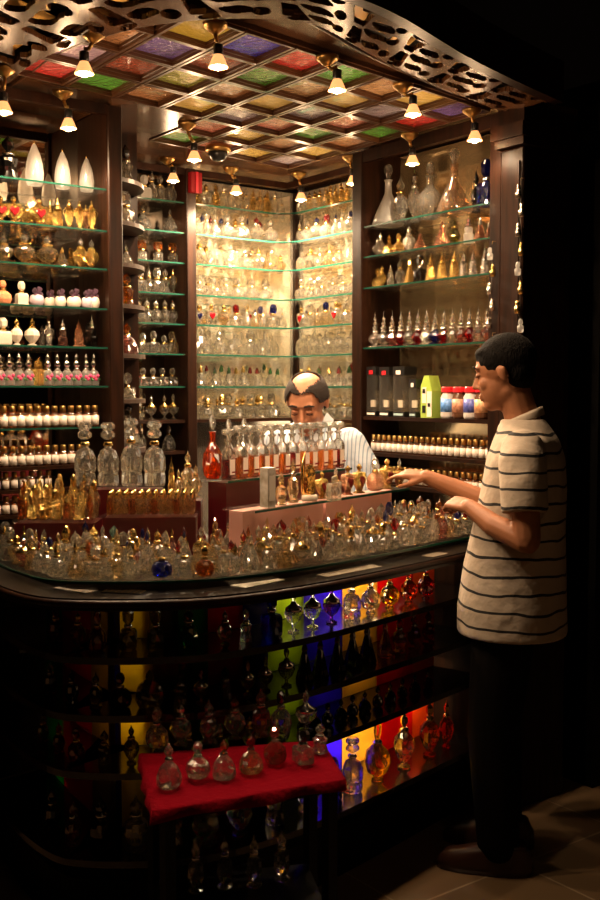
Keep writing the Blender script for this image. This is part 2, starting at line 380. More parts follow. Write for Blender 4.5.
for z in ZB[:8]:
    q = [(-.208, .208), (-.208, -.533), (0, -.533)] + [(0 + .10 * (1 - math.cos(a)), -.10 + .10 * math.sin(a)) for a in [PI / 2 * k / 6 for k in range(7)]] + [(.58, 0), (.58, .208)]
    if z < 1.5: new('wooden_shelf', prism(bmesh.new(), q, z - .015, z), 'wood', co); continue
    gs_ = new('glass_shelf', prism(bmesh.new(), q, z - .008, z), 'shelfglass', co)
    e = [(0, -.533)] + q[3:-1]; e2 = [(x + .003, y - .003) for x, y in e]
    new('green_shelf_edge', prism(bmesh.new(), e + e2[::-1], z - .0078, z - .0002), 'shelfedge', gs_, label='green polished edge of a glass shelf')
# right cabinet
YR = -.15; ZR = [2.278, 2.148, 2.014, 1.755, 1.456, 1.30, 1.17]
rc = thing('shelf_cabinet', 'dark wooden cabinet with decanters, gold towers, boxed perfumes and red lidded jars', 'cabinet')
new('side_panel', bx(.70, .765, YR - .008, .08, 0, ZC, bev=.004), 'wood', rc)
new('side_panel', bx(1.515, 1.575, YR - .01, .08, 0, ZC, bev=.004), 'wood', rc)
new('back_mirror', bx(.767, 1.513, .065, .07, .9, ZC), pbr('brown_mirror', (.42, .30, .16), .12, metal=.8), rc, label='brown tinted mirror at the back')
new('back_panel', bx(.70, 1.575, .08, .10, 0, ZC), 'wood', rc)
new('header_board', bx(.767, 1.513, YR - .004, YR + .02, ZC - .05, ZC), 'wood', rc)
for z in ZR[:4]: shelf_glass(rc, .768, 1.512, YR + .005, .064, z, 'y')
for z in ZR[4:]: new('wooden_shelf', bx(.768, 1.512, YR, .064, z - .015, z), 'wood', rc)
new('base_cabinet', bx(.768, 1.512, YR + .01, .064, 0, 1.0), 'wood', rc)
pl = thing('panelled_pillar', 'panelled dark wooden pillar closing the stall, with a moulded capital', 'pillar')
new('shaft', bx(1.58, 1.69, YR - .02, .10, 0, 2.45, bev=.005), 'wood', pl)
b = bx(1.595, 1.675, YR - .026, YR - .0205, .3, 2.40); new('raised_panel', b, 'wood', pl)
b = bmesh.new(); box(b, 1.572, 1.71, YR - .045, .11, 2.452, 2.48); box(b, 1.565, 1.72, YR - .06, .11, 2.48, 2.53); box(b, 1.575, 1.70, YR - .03, .11, 2.53, 2.596); new('capital', b, 'wood', pl)

# ================================================================== BOTTLES
def cut(k, n=8): return k
PR = {}
def part_list(kind, g, m, extra=None):
    """meshes of one bottle of unit height: [(part, mesh, material)]"""
    key = (kind, g, m, extra)
    if key in PR: return PR[key]
    P = []; G = 'g_' + g if 'g_' + g in MAT else g
    def add(n, b, mat, sm=False):
        me = bpy.data.meshes.new(n); b.normal_update(); b.to_mesh(me); b.free(); me.materials.append(M(mat))
        if sm: me.polygons.foreach_set('use_smooth', [True] * len(me.polygons))
        P.append((n, me))
    B = bmesh.new; L = lambda pr, seg=12, sx=1, sy=1, rot=0, fl=0: lathe(B(), pr, seg, sx, sy, rot, flute=fl)
    if kind == 'round_flacon':
        add('body', L([(.20, 0), (.34, .06), (.40, .22), (.36, .40), (.22, .52), (.10, .56), (.10, .60)], 10), G)
        add('collar', L([(.13, .56), (.15, .59), (.13, .64)], 10), m, True)
        add('stopper', ball(B(), (0, 0, .82), .17, 8, 6, sz=1.05), extra or G)
    elif kind == 'square_flacon':
        add('body', L([(.36, 0), (.42, .05), (.42, .42), (.34, .50), (.12, .52), (.12, .58)], 4, rot=PI / 4, sy=.8), G)
        add('collar', L([(.14, .54), (.16, .57), (.14, .62)], 10), m, True)
        add('stopper', L([(.10, .62), (.20, .70), (.22, .88), (.12, 1.0)], 6), extra or G)
    elif kind == 'slender_flacon':
        add('body', L([(.17, 0), (.19, .04), (.12, .10), (.20, .28), (.17, .50), (.07, .58), (.07, .62)], 10), G)
        add('collar', L([(.09, .60), (.11, .62), (.08, .67)], 10), m, True)
        add('stopper', L([(.05, .66), (.10, .74), (.10, .80), (.04, .88), (0, 1.0)], 8), extra or G)
    elif kind == 'spire_flacon':
        add('body', L([(.16, 0), (.16, .03), (.06, .07), (.14, .14), (.17, .24), (.12, .34), (.05, .40)], 10), G)
        add('collar', L([(.07, .40), (.09, .43), (.05, .47)], 10), m, True)
        add('stopper', L([(.04, .46), (.09, .52), (.04, .58), (.065, .64), (.03, .70), (.045, .76), (.012, .84), (0, 1.0)], 8), m)
    elif kind == 'fluted_tower':
        add('body', L([(.20, 0), (.20, .04), (.15, .08), (.16, .30), (.12, .34), (.13, .52), (.09, .56)], 12, fl=.12), G)
        add('stopper', L([(.11, .56), (.12, .60), (.06, .70), (.08, .74), (.03, .84), (0, 1.0)], 8), m)
    elif kind == 'pear_flacon':
        add('body', L([(.16, 0), (.24, .06), (.27, .22), (.20, .42), (.09, .58), (.05, .70)], 12), G)
        add('collar', L([(.06, .68), (.07, .70), (.05, .74)], 8), m, True)
        add('stopper', L([(.03, .74), (.06, .82), (.03, .92), (0, 1.0)], 8), extra or G)
    elif kind == 'pyramid_flacon':
        add('body', L([(.46, 0), (.48, .05), (.16, .62), (.12, .64)], 6), G)
        add('stopper', L([(.14, .64), (.15, .70), (.09, .86), (0, 1.0)], 6), extra or m)
    elif kind == 'fan_flacon':
        b = B(); n = 10
        pts = [(-.42 * math.cos(PI * i / n), .50 * math.sin(PI * i / n) ** .8 + .22) for i in range(n + 1)]; pts = [(-.30, 0)] + pts + [(.30, 0)]
        f = [b.verts.new((x, -.14, z)) for x, z in pts]; k_ = [b.verts.new((x, .14, z)) for x, z in pts]; c0 = b.verts.new((0, -.24, .28)); c1 = b.verts.new((0, .24, .28))
        for i in range(len(pts)):
            j = (i + 1) % len(pts); b.faces.new((f[i], f[j], c0)); b.faces.new((k_[j], k_[i], c1)); b.faces.new((f[j], f[i], k_[i], k_[j]))
        bmesh.ops.recalc_face_normals(b, faces=b.faces)
        add('body', b, G); add('stopper', L([(.07, .70), (.12, .78), (.10, .90), (0, 1.0)], 6), extra or G)
    elif kind == 'dome_flacon':
        add('body', L([(.36, 0), (.44, .08), (.42, .28), (.30, .46), (.14, .56), (.10, .60)], 8), G)
        add('collar', L([(.13, .59), (.15, .62), (.12, .66)], 10), m, True)
        add('stopper', L([(.05, .66), (.15, .76), (.15, .84), (0, 1.0)], 6), extra or G)
    elif kind == 'cut_crystal_bottle':
        add('body', L([(.26, 0), (.30, .04), (.30, .16), (.27, .20), (.31, .24), (.31, .42), (.22, .54), (.10, .58), (.10, .62)], 14, fl=.10), G)
        add('collar', L([(.12, .61), (.14, .63), (.11, .67)], 12), m, True)
        b = B(); [lathe(b, [(.10, z), (.20, z + .04), (.20, z + .09), (.14, z + .13)], 8, c=(0, 0, 0)) for z in (.67, .80)]; bmesh.ops.translate(b, verts=b.verts, vec=(0, 0, .04))
        add('stopper', b, extra or G)
    elif kind == 'conical_decanter':
        add('body', L([(.34, 0), (.37, .03), (.31, .16), (.16, .40), (.085, .52), (.075, .70), (.10, .74)], 16), G, True)
        add('stopper', L([(.05, .745), (.06, .80), (.09, .84), (.11, .90), (.08, .97), (0, 1.0)], 12), extra or 'g_clear', True)
    elif kind == 'oil_vial':
        add('body', L([(.19, 0), (.20, .02), (.20, .62), (.12, .70)], 12), G, True)
        add('cap', L([(.15, .70), (.16, .72), (.16, .97), (.13, 1.0)], 12), m, True)
        add('label', L([(.205, .08), (.205, .52)], 12), 'whitelabel', True)
    elif kind == 'gold_vial':
        add('body', L([(.15, 0), (.16, .03), (.16, .62), (.09, .68)], 6), G)
        add('cap', L([(.10, .68), (.12, .70), (.10, .82), (.12, .86), (.05, .94), (0, 1)], 8), m, True)
    elif kind == 'bullet_bottle':
        add('body', L([(.17, 0), (.20, .10), (.21, .25), (.19, .45), (.14, .65), (.05, .86), (.02, .90)], 14), G, True)
        add('stopper', L([(.02, .90), (.03, .93), (0, 1.0)], 8), m, True)
    elif kind == 'heart_flacon':
        b = B(); n = 24; pts = []
        for i in range(n):
            t = 2 * PI * i / n; pts.append((.0235 * 16 * math.sin(t) ** 3, .43 + .0235 * (13 * math.cos(t) - 5 * math.cos(2 * t) - 2 * math.cos(3 * t) - math.cos(4 * t))))
        def heart(b, sc, y0, y1, cz=.40):
            f = [b.verts.new((x * sc, y0, cz + (z - cz) * sc)) for x, z in pts]; g_ = [b.verts.new((x * sc, y1, cz + (z - cz) * sc)) for x, z in pts]
            f2 = [b.verts.new((x * sc * .8, y0 - .05 * sc, cz + (z - cz) * sc * .8)) for x, z in pts]
            for i in range(n): j = (i + 1) % n; b.faces.new((f[i], f[j], g_[j], g_[i])); b.faces.new((f2[i], f2[j], f[j], f[i]))
            b.faces.new(f2); b.faces.new(g_); bmesh.ops.recalc_face_normals(b, faces=b.faces)
        heart(b, 1, -.10, .12); lathe(b, [(.22, 0), (.24, .03), (.12, .08), (.12, .12)], 12); add('body', b, G)
        b = B(); heart(b, .5, -.16, -.12, .44); add('heart_inlay', b, extra or 'red')
        add('stopper', L([(.06, .66), (.12, .70), (.05, .76), (.11, .84), (.11, .90), (0, 1.0)], 10), m)
    elif kind == 'ornate_urn':
        add('body', L([(.22, 0), (.24, .03), (.10, .08), (.26, .20), (.38, .36), (.34, .50), (.18, .60), (.12, .64)], 14, fl=.06), G)
        add('collar', L([(.16, .62), (.18, .66), (.12, .70)], 12), m, True)
        add('stopper', L([(.05, .70), (.13, .78), (.13, .85), (.04, .92), (0, 1.0)], 8), extra or m)
    elif kind == 'slim_vase':
        add('body', L([(.16, 0), (.16, .04), (.06, .12), (.12, .24), (.16, .50), (.10, .66), (.16, .72)], 12), G)
        add('stopper', L([(.05, .72), (.09, .80), (.04, .88), (.05, .94), (0, 1.0)], 8), m)
        b = B(); 
        for s_ in (-1, 1): tube(b, [(s_ * .12, 0, .68), (s_ * .22, 0, .62), (s_ * .20, 0, .50), (s_ * .14, 0, .44)], .02, 6)
        add('handles', b, m)
    elif kind == 'lidded_pot':
        add('body', L([(.24, 0), (.34, .08), (.40, .26), (.34, .44), (.24, .50)], 14), G, True)
        b = B(); rr = random.Random(5)
        for k in range(14):
            a = rr.uniform(0, 6.28); q = rr.uniform(0, .28); ball(b, (q * math.cos(a), q * math.sin(a), .62 + rr.uniform(-.08, .24) - q * .4), .10, 6, 4)
        add('flower_stopper', b, m)
    elif kind == 'rose_flacon':
        add('body', L([(.15, 0), (.17, .04), (.17, .36), (.13, .44), (.06, .48)], 12), G, True)
        add('collar', L([(.09, .46), (.11, .50), (.06, .55)], 10), m, True)
        add('stopper', L([(.05, .55), (.11, .62), (.11, .70), (.05, .76), (.07, .82), (.07, .88), (0, 1.0)], 8), m)
        b = B(); 
        for (x, z, r) in ((-.07, .26, .06), (.07, .30, .065), (0, .20, .06)): ball(b, (x, -.15, z), r, 7, 4)
        add('rose_ornament', b, 'pinkflower')
        b = B(); ball(b, (-.12, -.13, .18), .045, 6, 4); ball(b, (.13, -.12, .20), .045, 6, 4); add('leaf_ornament', b, 'leafgreen')
    elif kind == 'loop_flacon':
        add('body', L([(.15, 0), (.16, .02), (.09, .06), (.26, .14), (.34, .30), (.28, .46), (.12, .56), (.09, .60)], 12), G, True)
        add('collar', L([(.11, .58), (.12, .60), (.08, .64)], 10), m, True)
        b = B(); tube(b, [(.11 * math.sin(a), 0, .80 - .15 * math.cos(a)) for a in [2 * PI * k / 14 for k in range(15)]], .035, 6); add('loop_stopper', b, extra or G, True)
    elif kind == 'goblet_flacon':
        add('body', L([(.20, 0), (.22, .03), (.06, .08), (.06, .16), (.24, .26), (.34, .40), (.33, .46)], 10), G)
        add('collar', L([(.31, .46), (.30, .54), (.12, .62), (.08, .68)], 14), m, True)
        add('stopper', L([(.04, .68), (.10, .78), (.11, .86), (0, 1.0)], 8), extra or G)
    elif kind == 'tall_pyramid_flacon':
        add('body', L([(.20, 0), (.21, .03), (.06, .66), (.05, .68)], 6), G)
        add('stopper', L([(.06, .68), (.07, .72), (0, 1.0)], 6), extra or G)
    elif kind == 'label_bottle':
        add('body', L([(.20, 0), (.21, .02), (.21, .50), (.16, .58), (.075, .64), (.07, .74), (.12, .78), (.12, .80)], 4 if extra == 'sq' else 14, rot=PI / 4), 'g_clear', extra != 'sq')
        add('liquid', L([(.18, .02), (.18, .40)], 4 if extra == 'sq' else 14, rot=PI / 4), G)
        if extra == 'sq': add('label', bx(-.11, .11, -.158, -.154, .10, .40), 'whitelabel')
        else: add('label', bx(-.10, .10, -.22, -.212, .10, .40), 'whitelabel')
        add('label_stripe', bx(-.10, .10, -.226, -.2205, .14, .17), 'red')
        add('stopper', L([(.06, .80), (.06, .86), (.19, .90), (.20, .97), (.15, 1.0)], 12), 'g_clear', True)
    elif kind == 'ball_decanter':
        add('body', L([(.20, 0), (.30, .06), (.36, .22), (.32, .40), (.16, .52), (.10, .58), (.10, .72), (.14, .75)], 14), G)
        add('stopper', ball(B(), (0, 0, .89), .12, 12, 8), 'g_clear', True)
    elif kind == 'crown_flacon':
        b = B(); lathe(b, [(.30, 0), (.36, .05), (.24, .34), (.10, .40)], 8)
        for k in range(8):
            a = PI / 4 * k; lathe(b, [(.07, 0), (.08, .12), (0, .34)], 4, c=(.34 * math.cos(a), .34 * math.sin(a), .14))
        add('body', b, G); add('collar', L([(.12, .40), (.13, .44), (.08, .50)], 10), m, True); add('stopper', ball(B(), (0, 0, .76), .22, 8, 6), extra or G)
    elif kind == 'fluted_flacon':
        add('body', L([(.24, 0), (.28, .04), (.20, .30), (.26, .48), (.14, .56)], 16, fl=.14), G)
        add('collar', L([(.15, .56), (.16, .60), (.10, .64)], 12), m, True)
        add('stopper', L([(.05, .64), (.16, .76), (.16, .84), (0, 1.0)], 6), extra or G)
    elif kind == 'big_cap_flacon':
        add('body', L([(.42, 0), (.46, .05), (.46, .42), (.30, .48), (.14, .50)], 4, rot=PI / 4, sy=.7), G)
        add('collar', L([(.20, .50), (.22, .56), (.18, .60)], 10), m, True)
        add('stopper', L([(.40, .60), (.44, .66), (.44, .92), (.38, 1.0)], 4, rot=PI / 4, sy=.5), extra or 'g_amber')
    PR[key] = P; return P
NB = 0
SUB = {'heart_inlay': 'body', 'label_stripe': 'label', 'rose_ornament': 'body', 'leaf_ornament': 'body', 'handles': 'body', 'liquid': 'body'}
def bottle(kind, g, m, loc, h, label, group=None, rot=0, extra=None, name=None, parts=None, wd=1.0):
    global NB
    P = part_list(kind, g, m, extra)
    r = thing(name or kind, label, 'bottle', loc, rot, group)
    made = {}
    for n, me in (P if parts is None else P[:parts]):
        o = bpy.data.objects.new(n, me); C.objects.link(o); up = made.get(SUB.get(n)); made[n] = o
        if up: o.parent = up
        else: o.parent = r; o.scale = (h * wd, h * wd, h)
    NB += 1
    return r
EPS = .0006
DW = {'clear': 'clear', 'warm': 'golden', 'amber': 'amber', 'orange': 'orange', 'redg': 'red', 'blue': 'deep blue', 'green': 'green', 'purple': 'violet', 'yellow': 'yellow',
      'dark': 'smoky dark', 'rose': 'rose tinted', 'peach': 'peach', 'olive': 'olive', 'frost': 'frosted', 'aqua': 'aqua', 'goldrelief': 'gold', 'gold': 'gold', 'silverrelief': 'silver', 'copper': 'rose gold',
      'pot': 'lilac', 'potw': 'cream', 'orangep': 'orange', 'floral': 'dark floral', 'silver': 'silver'}
KW = {'round_flacon': 'round flacon', 'square_flacon': 'square flacon', 'slender_flacon': 'slender flacon', 'spire_flacon': 'spired flacon', 'fluted_tower': 'fluted tower bottle', 'pear_flacon': 'pear flacon',
      'pyramid_flacon': 'pyramid flacon', 'fan_flacon': 'fan flacon', 'dome_flacon': 'domed flacon', 'cut_crystal_bottle': 'cut crystal bottle', 'conical_decanter': 'conical decanter', 'heart_flacon': 'heart flacon',
      'ornate_urn': 'ornate urn', 'slim_vase': 'slim vase bottle', 'lidded_pot': 'lidded pot', 'rose_flacon': 'rose flacon', 'loop_flacon': 'loop-stoppered flacon', 'goblet_flacon': 'goblet flacon',
      'tall_pyramid_flacon': 'tall pyramid flacon', 'crown_flacon': 'crown flacon', 'fluted_flacon': 'fluted flacon', 'bullet_bottle': 'pointed oval bottle', 'gold_vial': 'gold capped vial', 'big_cap_flacon': 'wide-capped flacon',
      'ball_decanter': 'ball decanter', 'label_bottle': 'labelled bottle', 'oil_vial': 'oil vial'}
RADF = {}
def radius(kind, g, m, extra):
    r = 0
    for n, me in part_list(kind, g, m, extra):
        for v in me.vertices: r = max(r, math.hypot(v.co.x, v.co.y))
    return r
EX = {'g_blue': 'blue-stoppered', 'g_redg': 'red-stoppered', 'g_amber': 'amber-stoppered', 'g_green': 'green-tipped', 'gold': 'gold-tipped'}
def desc(kind, g, extra):
    return (EX[extra] + ' ' if extra in EX else '') + DW.get(g, g) + ' ' + KW[kind]

# --- rows of explicit items by position along a shelf. side 'X': shelf front parallel to world Y (plane X=const); 'Y': parallel to world X
def put(side, plane, z, px, hpx, kind, g, m, place, extra=None, inset=.06, group=None, wd=1.0, rot=None, name=None, lab=None):
    p = onX(px, 390 - (z - 1.57) * 250, plane - inset) if side == 'X' else onY(px, 390 - (z - 1.57) * 250, plane + inset)
    depth = (p - CAM).dot(FH); h = hpx * depth / F
    zs = ZR if side == 'Y' else (ZL if plane == XL else ZB)
    up = min([q for q in zs if q > z + .01] + [ZC + .02]); h = min(h, up - z - .021)
    r = rot if rot is not None else (PI / 2 if side == 'X' else 0)
    rr = radius(kind, g, m, extra) * h * wd + .0015
    if side == 'Y': p.x = min(max(p.x, .768 + rr), 1.512 - rr)
    elif plane == XL: p.y = min(p.y, -1.376 - rr)
    else: p.y = min(p.y, -.592 - rr)
    return bottle(kind, g, m, (p.x, p.y, z + EPS), h, (lab or desc(kind, g, extra)) + ' ' + place, group, r, extra, name, wd=wd)
# left cabinet
TOPL = 'on the top shelf of the gold bottle cabinet'
for px, h, o in ((35, 45, 'tallest'), (63, 40, 'middle one'), (90.5, 36, 'the one nearest the dark pillar')):
    put('X', XL, ZL[0], px, h, 'bullet_bottle', 'frost', 'gold', 'on the top shelf, ' + o, lab='frosted pointed oval bottle', group='frosted pointed bottles', inset=.10, wd=.95)
put('X', XL, ZL[0], 9, 44, 'fluted_flacon', 'dark', 'silver', 'on the top shelf beside the frosted pointed bottles', inset=.08, wd=.9)
put('X', XL, ZL[0], -4, 40, 'slender_flacon', 'clear', 'gold', 'on the top shelf behind the smoky one', inset=.13)
W = 'second shelf down'
for n, (px, h, k, g, e, wd, ins) in enumerate([(1, 26, 'heart_flacon', 'goldrelief', None, 1, .05), (14, 27, 'heart_flacon', 'goldrelief', None, .95, .05), (27.5, 24, 'ornate_urn', 'goldrelief', None, .75, .10), (40, 27, 'heart_flacon', 'goldrelief', None, .95, .05),
        (50.5, 30, 'fluted_tower', 'goldrelief', None, 1.3, .14), (58, 31, 'fluted_tower', 'goldrelief', None, 1.2, .07), (69.5, 29, 'slim_vase', 'goldrelief', None, 1, .06), (80, 29, 'slim_vase', 'goldrelief', None, 1, .06), (87.5, 28, 'slim_vase', 'copper', None, .9, .12), (96, 30, 'slim_vase', 'goldrelief', None, 1, .06)]):
    put('X', XL, ZL[1], px, h, k, g, 'gold', 'on the %s, %s from the frame edge' % (W, nth(n + 1)), e, ins, 'gold bottles on the second shelf', wd,
        lab={'heart_flacon': 'gold heart flacon with red heart'}.get(k))
for n, (px, h, k, g, m, wd, ins) in enumerate([(4, 28, 'ornate_urn', 'warm', 'goldrelief', 1.0, .07), (25, 31, 'ornate_urn', 'warm', 'goldrelief', .98, .07), (48, 31, 'ornate_urn', 'warm', 'goldrelief', .98, .07), (62.5, 20, 'pyramid_flacon', 'warm', 'gold', .8, .05),
        (71, 22, 'round_flacon', 'goldrelief', 'goldrelief', .65, .13), (81, 31, 'ornate_urn', 'goldrelief', 'goldrelief', .70, .06), (91, 26, 'slender_flacon', 'goldrelief', 'gold', 1, .15), (97.5, 30, 'ornate_urn', 'goldrelief', 'goldrelief', .70, .06)]):
    put('X', XL, ZL[2], px, h, k, g, m, 'on the third shelf down, %s from the frame edge' % nth(n + 1), 'g_clear' if k == 'ornate_urn' else None, ins, 'gold globes on the third shelf', wd)
for n, (px, h, k, g, m, wd, ins) in enumerate([(3, 24, 'round_flacon', 'orangep', 'gold', .95, .06), (22, 24, 'square_flacon', 'potw', 'gold', .75, .08), (37, 22, 'lidded_pot', 'pot', 'floral', .85, .06), (50, 21, 'lidded_pot', 'potw', 'floral', .7, .12), (60.5, 21, 'lidded_pot', 'potw', 'floral', .7, .06),
        (74, 22, 'lidded_pot', 'potw', 'floral', .85, .06), (87.5, 22, 'lidded_pot', 'pot', 'floral', .75, .06), (100, 23, 'lidded_pot', 'potw', 'floral', .75, .06)]):
    put('X', XL, ZL[3], px, h, k, g, m, 'on the fourth shelf down, %s from the frame edge' % nth(n + 1), None, ins, 'ceramic pots on the fourth shelf', wd)
for n, (px, h, k, g, m, wd, ins) in enumerate([(3, 27, 'square_flacon', 'potw', 'gold', .9, .07), (17, 28, 'ornate_urn', 'potw', 'gold', .6, .07), (32.5, 28, 'ornate_urn', 'potw', 'gold', .75, .07), (42.5, 22, 'slender_flacon', 'silverrelief', 'silver', .9, .14), (49.5, 25, 'slim_vase', 'silverrelief', 'silver', .9, .08), (63, 28, 'fluted_tower', 'rose', 'silver', 1.15, .07),
        (79, 28, 'fluted_tower', 'copper', 'copper', 1.2, .07), (88, 26, 'slender_flacon', 'dark', 'silver', 1, .12), (97.5, 32, 'fluted_tower', 'dark', 'silver', 1.1, .07)]):
    put('X', XL, ZL[4], px, h, k, g, m, 'on the fifth shelf down, %s from the frame edge' % nth(n + 1), None, ins, 'mixed bottles on the fifth shelf', wd)
for n in range(11):
    px = 0 + 9.6 * n
    if n == 4: put('X', XL, ZL[5], px, 26, 'gold_vial', 'goldrelief', 'goldrelief', 'like a round tube among the rose flacons', None, .06, wd=1.5, lab='gold cylinder bottle'); continue
    put('X', XL, ZL[5], px, 32, 'rose_flacon', 'frost', 'silver', 'on the sixth shelf, %s from the frame edge' % nth(n + 1), None, .06, 'rose flacons on the sixth shelf', .95, lab='silver-topped rose flacon')
def vials(side, plane, z, a, b_, n, h, place, grp, inset=.05):
    for k in range(n):
        px = a + (b_ - a) * k / (n - 1)
        p = onX(px, 450, plane - inset) if side == 'X' else onY(px, 450, plane + inset)
        if k == 0: d0 = None
        bottle('oil_vial', 'amber', 'gold', (p.x, p.y, z + EPS), h, 'small amber oil vial with gold cap and white label ' + place, grp, 0, None, 'oil_vial', wd=.95)
def vial_row(side, fixed, z, lo, hi, h, place, grp, step=.0335, wd=.95):
    n = int((hi - lo) / step)
    for k in range(n + 1):
        q = lo + step * k; loc = (fixed, q, z + EPS) if side == 'X' else (q, fixed, z + EPS)
        bottle('oil_vial', 'amber', 'brass', loc, h, 'amber oil vial with brass cap, ' + place, grp, PI / 2 if side == 'X' else 0, None, 'oil_vial', wd=wd)
vial_row('X', XL - .04, ZL[6], -1.82, -1.40, .076, 'in the upper row under the rose flacons', 'oil vials, upper cabinet row', .0315)
vial_row('X', XL - .04, ZL[7], -1.82, -1.46, .072, 'in the second row below the rose flacons', 'oil vials, second cabinet row', .0315)
vial_row('X', XL - .03, ZL[8], -1.82, -1.57, .062, 'in the third row, half hidden by gold bottles', 'oil vials, third cabinet row', .0315)
vial_row('X', XL - .03, ZL[9], -1.82, -1.57, .066, 'in the lowest cabinet row above the counter', 'oil vials, lowest cabinet row', .0315)
# end shelves
for (px, py, zi, h, k, g, m, e, wd, lab) in [(131, 0, 0, 44, 'fluted_flacon', 'clear', 'silver', 'g_dark', .75, 'tall dark-stoppered crystal bottle on the topmost rounded end shelf'),
        (131, 0, 1, 41, 'square_flacon', 'clear', 'gold', 'g_clear', .68, 'large square clear bottle on the second rounded end shelf'),
        (139, 0, 2, 24, 'pear_flacon', 'clear', 'gold', None, 1.2, 'small bright pear bottle on the third rounded end shelf'),
        (131, 0, 3, 38, 'fluted_flacon', 'amber', 'gold', 'g_amber', .85, 'fluted amber bottle on the fourth rounded end shelf'),
        (132, 0, 4, 35, 'dome_flacon', 'rose', 'gold', 'g_amber', .8, 'wide rose bottle with amber foot on the fifth rounded end shelf'),
        (131, 0, 5, 29, 'crown_flacon', 'clear', 'gold', None, .8, 'clear crown-shaped bottle on the sixth rounded end shelf'),
        (137, 0, 6, 46, 'conical_decanter', 'clear', 'gold', 'g_dark', 1.05, 'clear conical decanter on the lowest rounded end shelf')]:
    z = ZE[zi]; p = Vector((.562, -1.185, 0)); 
    wd = min(wd, .075 / (radius(k, g, m, e) * h * 3.8 / F)); bottle(k, g, m, (p.x, p.y, z + EPS), min(h * 3.8 / F, ([ZC + .01] + ZE)[zi] - z - .022), lab, None, .4, e, wd=wd)
# narrow bay
BAY = [(ZB[0], [(144, 24, 'square_flacon', 'frost'), (152, 30, 'slender_flacon', 'clear'), (160, 27, 'fluted_flacon', 'clear'), (169, 28, 'slender_flacon', 'clear'), (180, 24, 'slender_flacon', 'clear')], .8),
       (ZB[1], [(143, 26, 'pear_flacon', 'clear'), (177, 24, 'pear_flacon', 'clear')], 1.2),
       (ZB[2], [(142, 20, 'big_cap_flacon', 'clear'), (158, 20, 'big_cap_flacon', 'clear'), (175, 20, 'big_cap_flacon', 'clear'), (183.5, 14, 'square_flacon', 'clear')], .62),
       (ZB[3], [(140, 24, 'square_flacon', 'clear'), (149, 25, 'slender_flacon', 'clear'), (157, 25, 'square_flacon', 'clear'), (165, 25, 'fluted_flacon', 'clear'), (178, 25, 'slim_vase', 'clear')], .8),
       (ZB[4], [(137, 22, 'round_flacon', 'clear'), (147, 25, 'slender_flacon', 'clear'), (156, 25, 'slender_flacon', 'clear'), (165, 25, 'slender_flacon', 'clear'), (180, 24, 'slender_flacon', 'clear')], 1.1),
       (ZB[5], [(143, 20, 'square_flacon', 'clear'), (153.5, 22, 'square_flacon', 'clear'), (164, 18, 'square_flacon', 'clear'), (173, 22, 'square_flacon', 'warm'), (181.5, 17, 'slender_flacon', 'clear')], .8),
       (ZB[6], [(143, 18, 'square_flacon', 'clear'), (153, 18, 'square_flacon', 'clear'), (162.5, 18, 'square_flacon', 'clear'), (172.5, 18, 'square_flacon', 'clear')], .85),
       (ZB[7], [(140, 18, 'crown_flacon', 'clear'), (151.5, 25, 'goblet_flacon', 'clear'), (164.5, 25, 'goblet_flacon', 'clear'), (178, 26, 'goblet_flacon', 'clear')], .62),
       (ZB[8], [(169, 31, 'dome_flacon', 'clear')], .62)]
for zi, (z, L_, wd) in enumerate(BAY):
    for n, (px, h, k, g) in enumerate(L_):
        put('X', 0, z, px, h, k, g, 'gold', 'in the narrow bay, %s shelf, %s from its corner-side post' % (nth(zi + 1), nth(len(L_) - n)), None, .07, 'clear bottles in the narrow bay', wd)
# corner unit, two deep on each wing
rc_ = random.Random(11)
def stop(r, p): return r.choice(p)
def fill(p0, p1, z, seq, hrange, place, grp, gap=.006, mets=('gold',), exs=(None,), rnd=rc_, wd=.85, zname=None, gl=('clear',), rot=0, maxn=99):
    p0 = Vector(p0); p1 = Vector(p1); L = (p1 - p0).length; d = (p1 - p0) / L; s = 0; n = 0
    while n < maxn:
        k = rnd.choice(seq); g = rnd.choice(gl); m = rnd.choice(mets); e = rnd.choice(exs); h = rnd.uniform(*hrange)
        if k in ('pyramid_flacon',) and e is None: e = m
        r = radius(k, g, m, e) * h * wd
        if s + 2 * r > L: break
        p = p0 + d * (s + r); n += 1
        bottle(k, g, m, (p.x, p.y, z + EPS), h, desc(k, g, e) + ' ' + place % nth(n), grp, rot + rnd.uniform(-.2, .2) * 0, e, wd=wd)
        s += 2 * r + gap
    return n
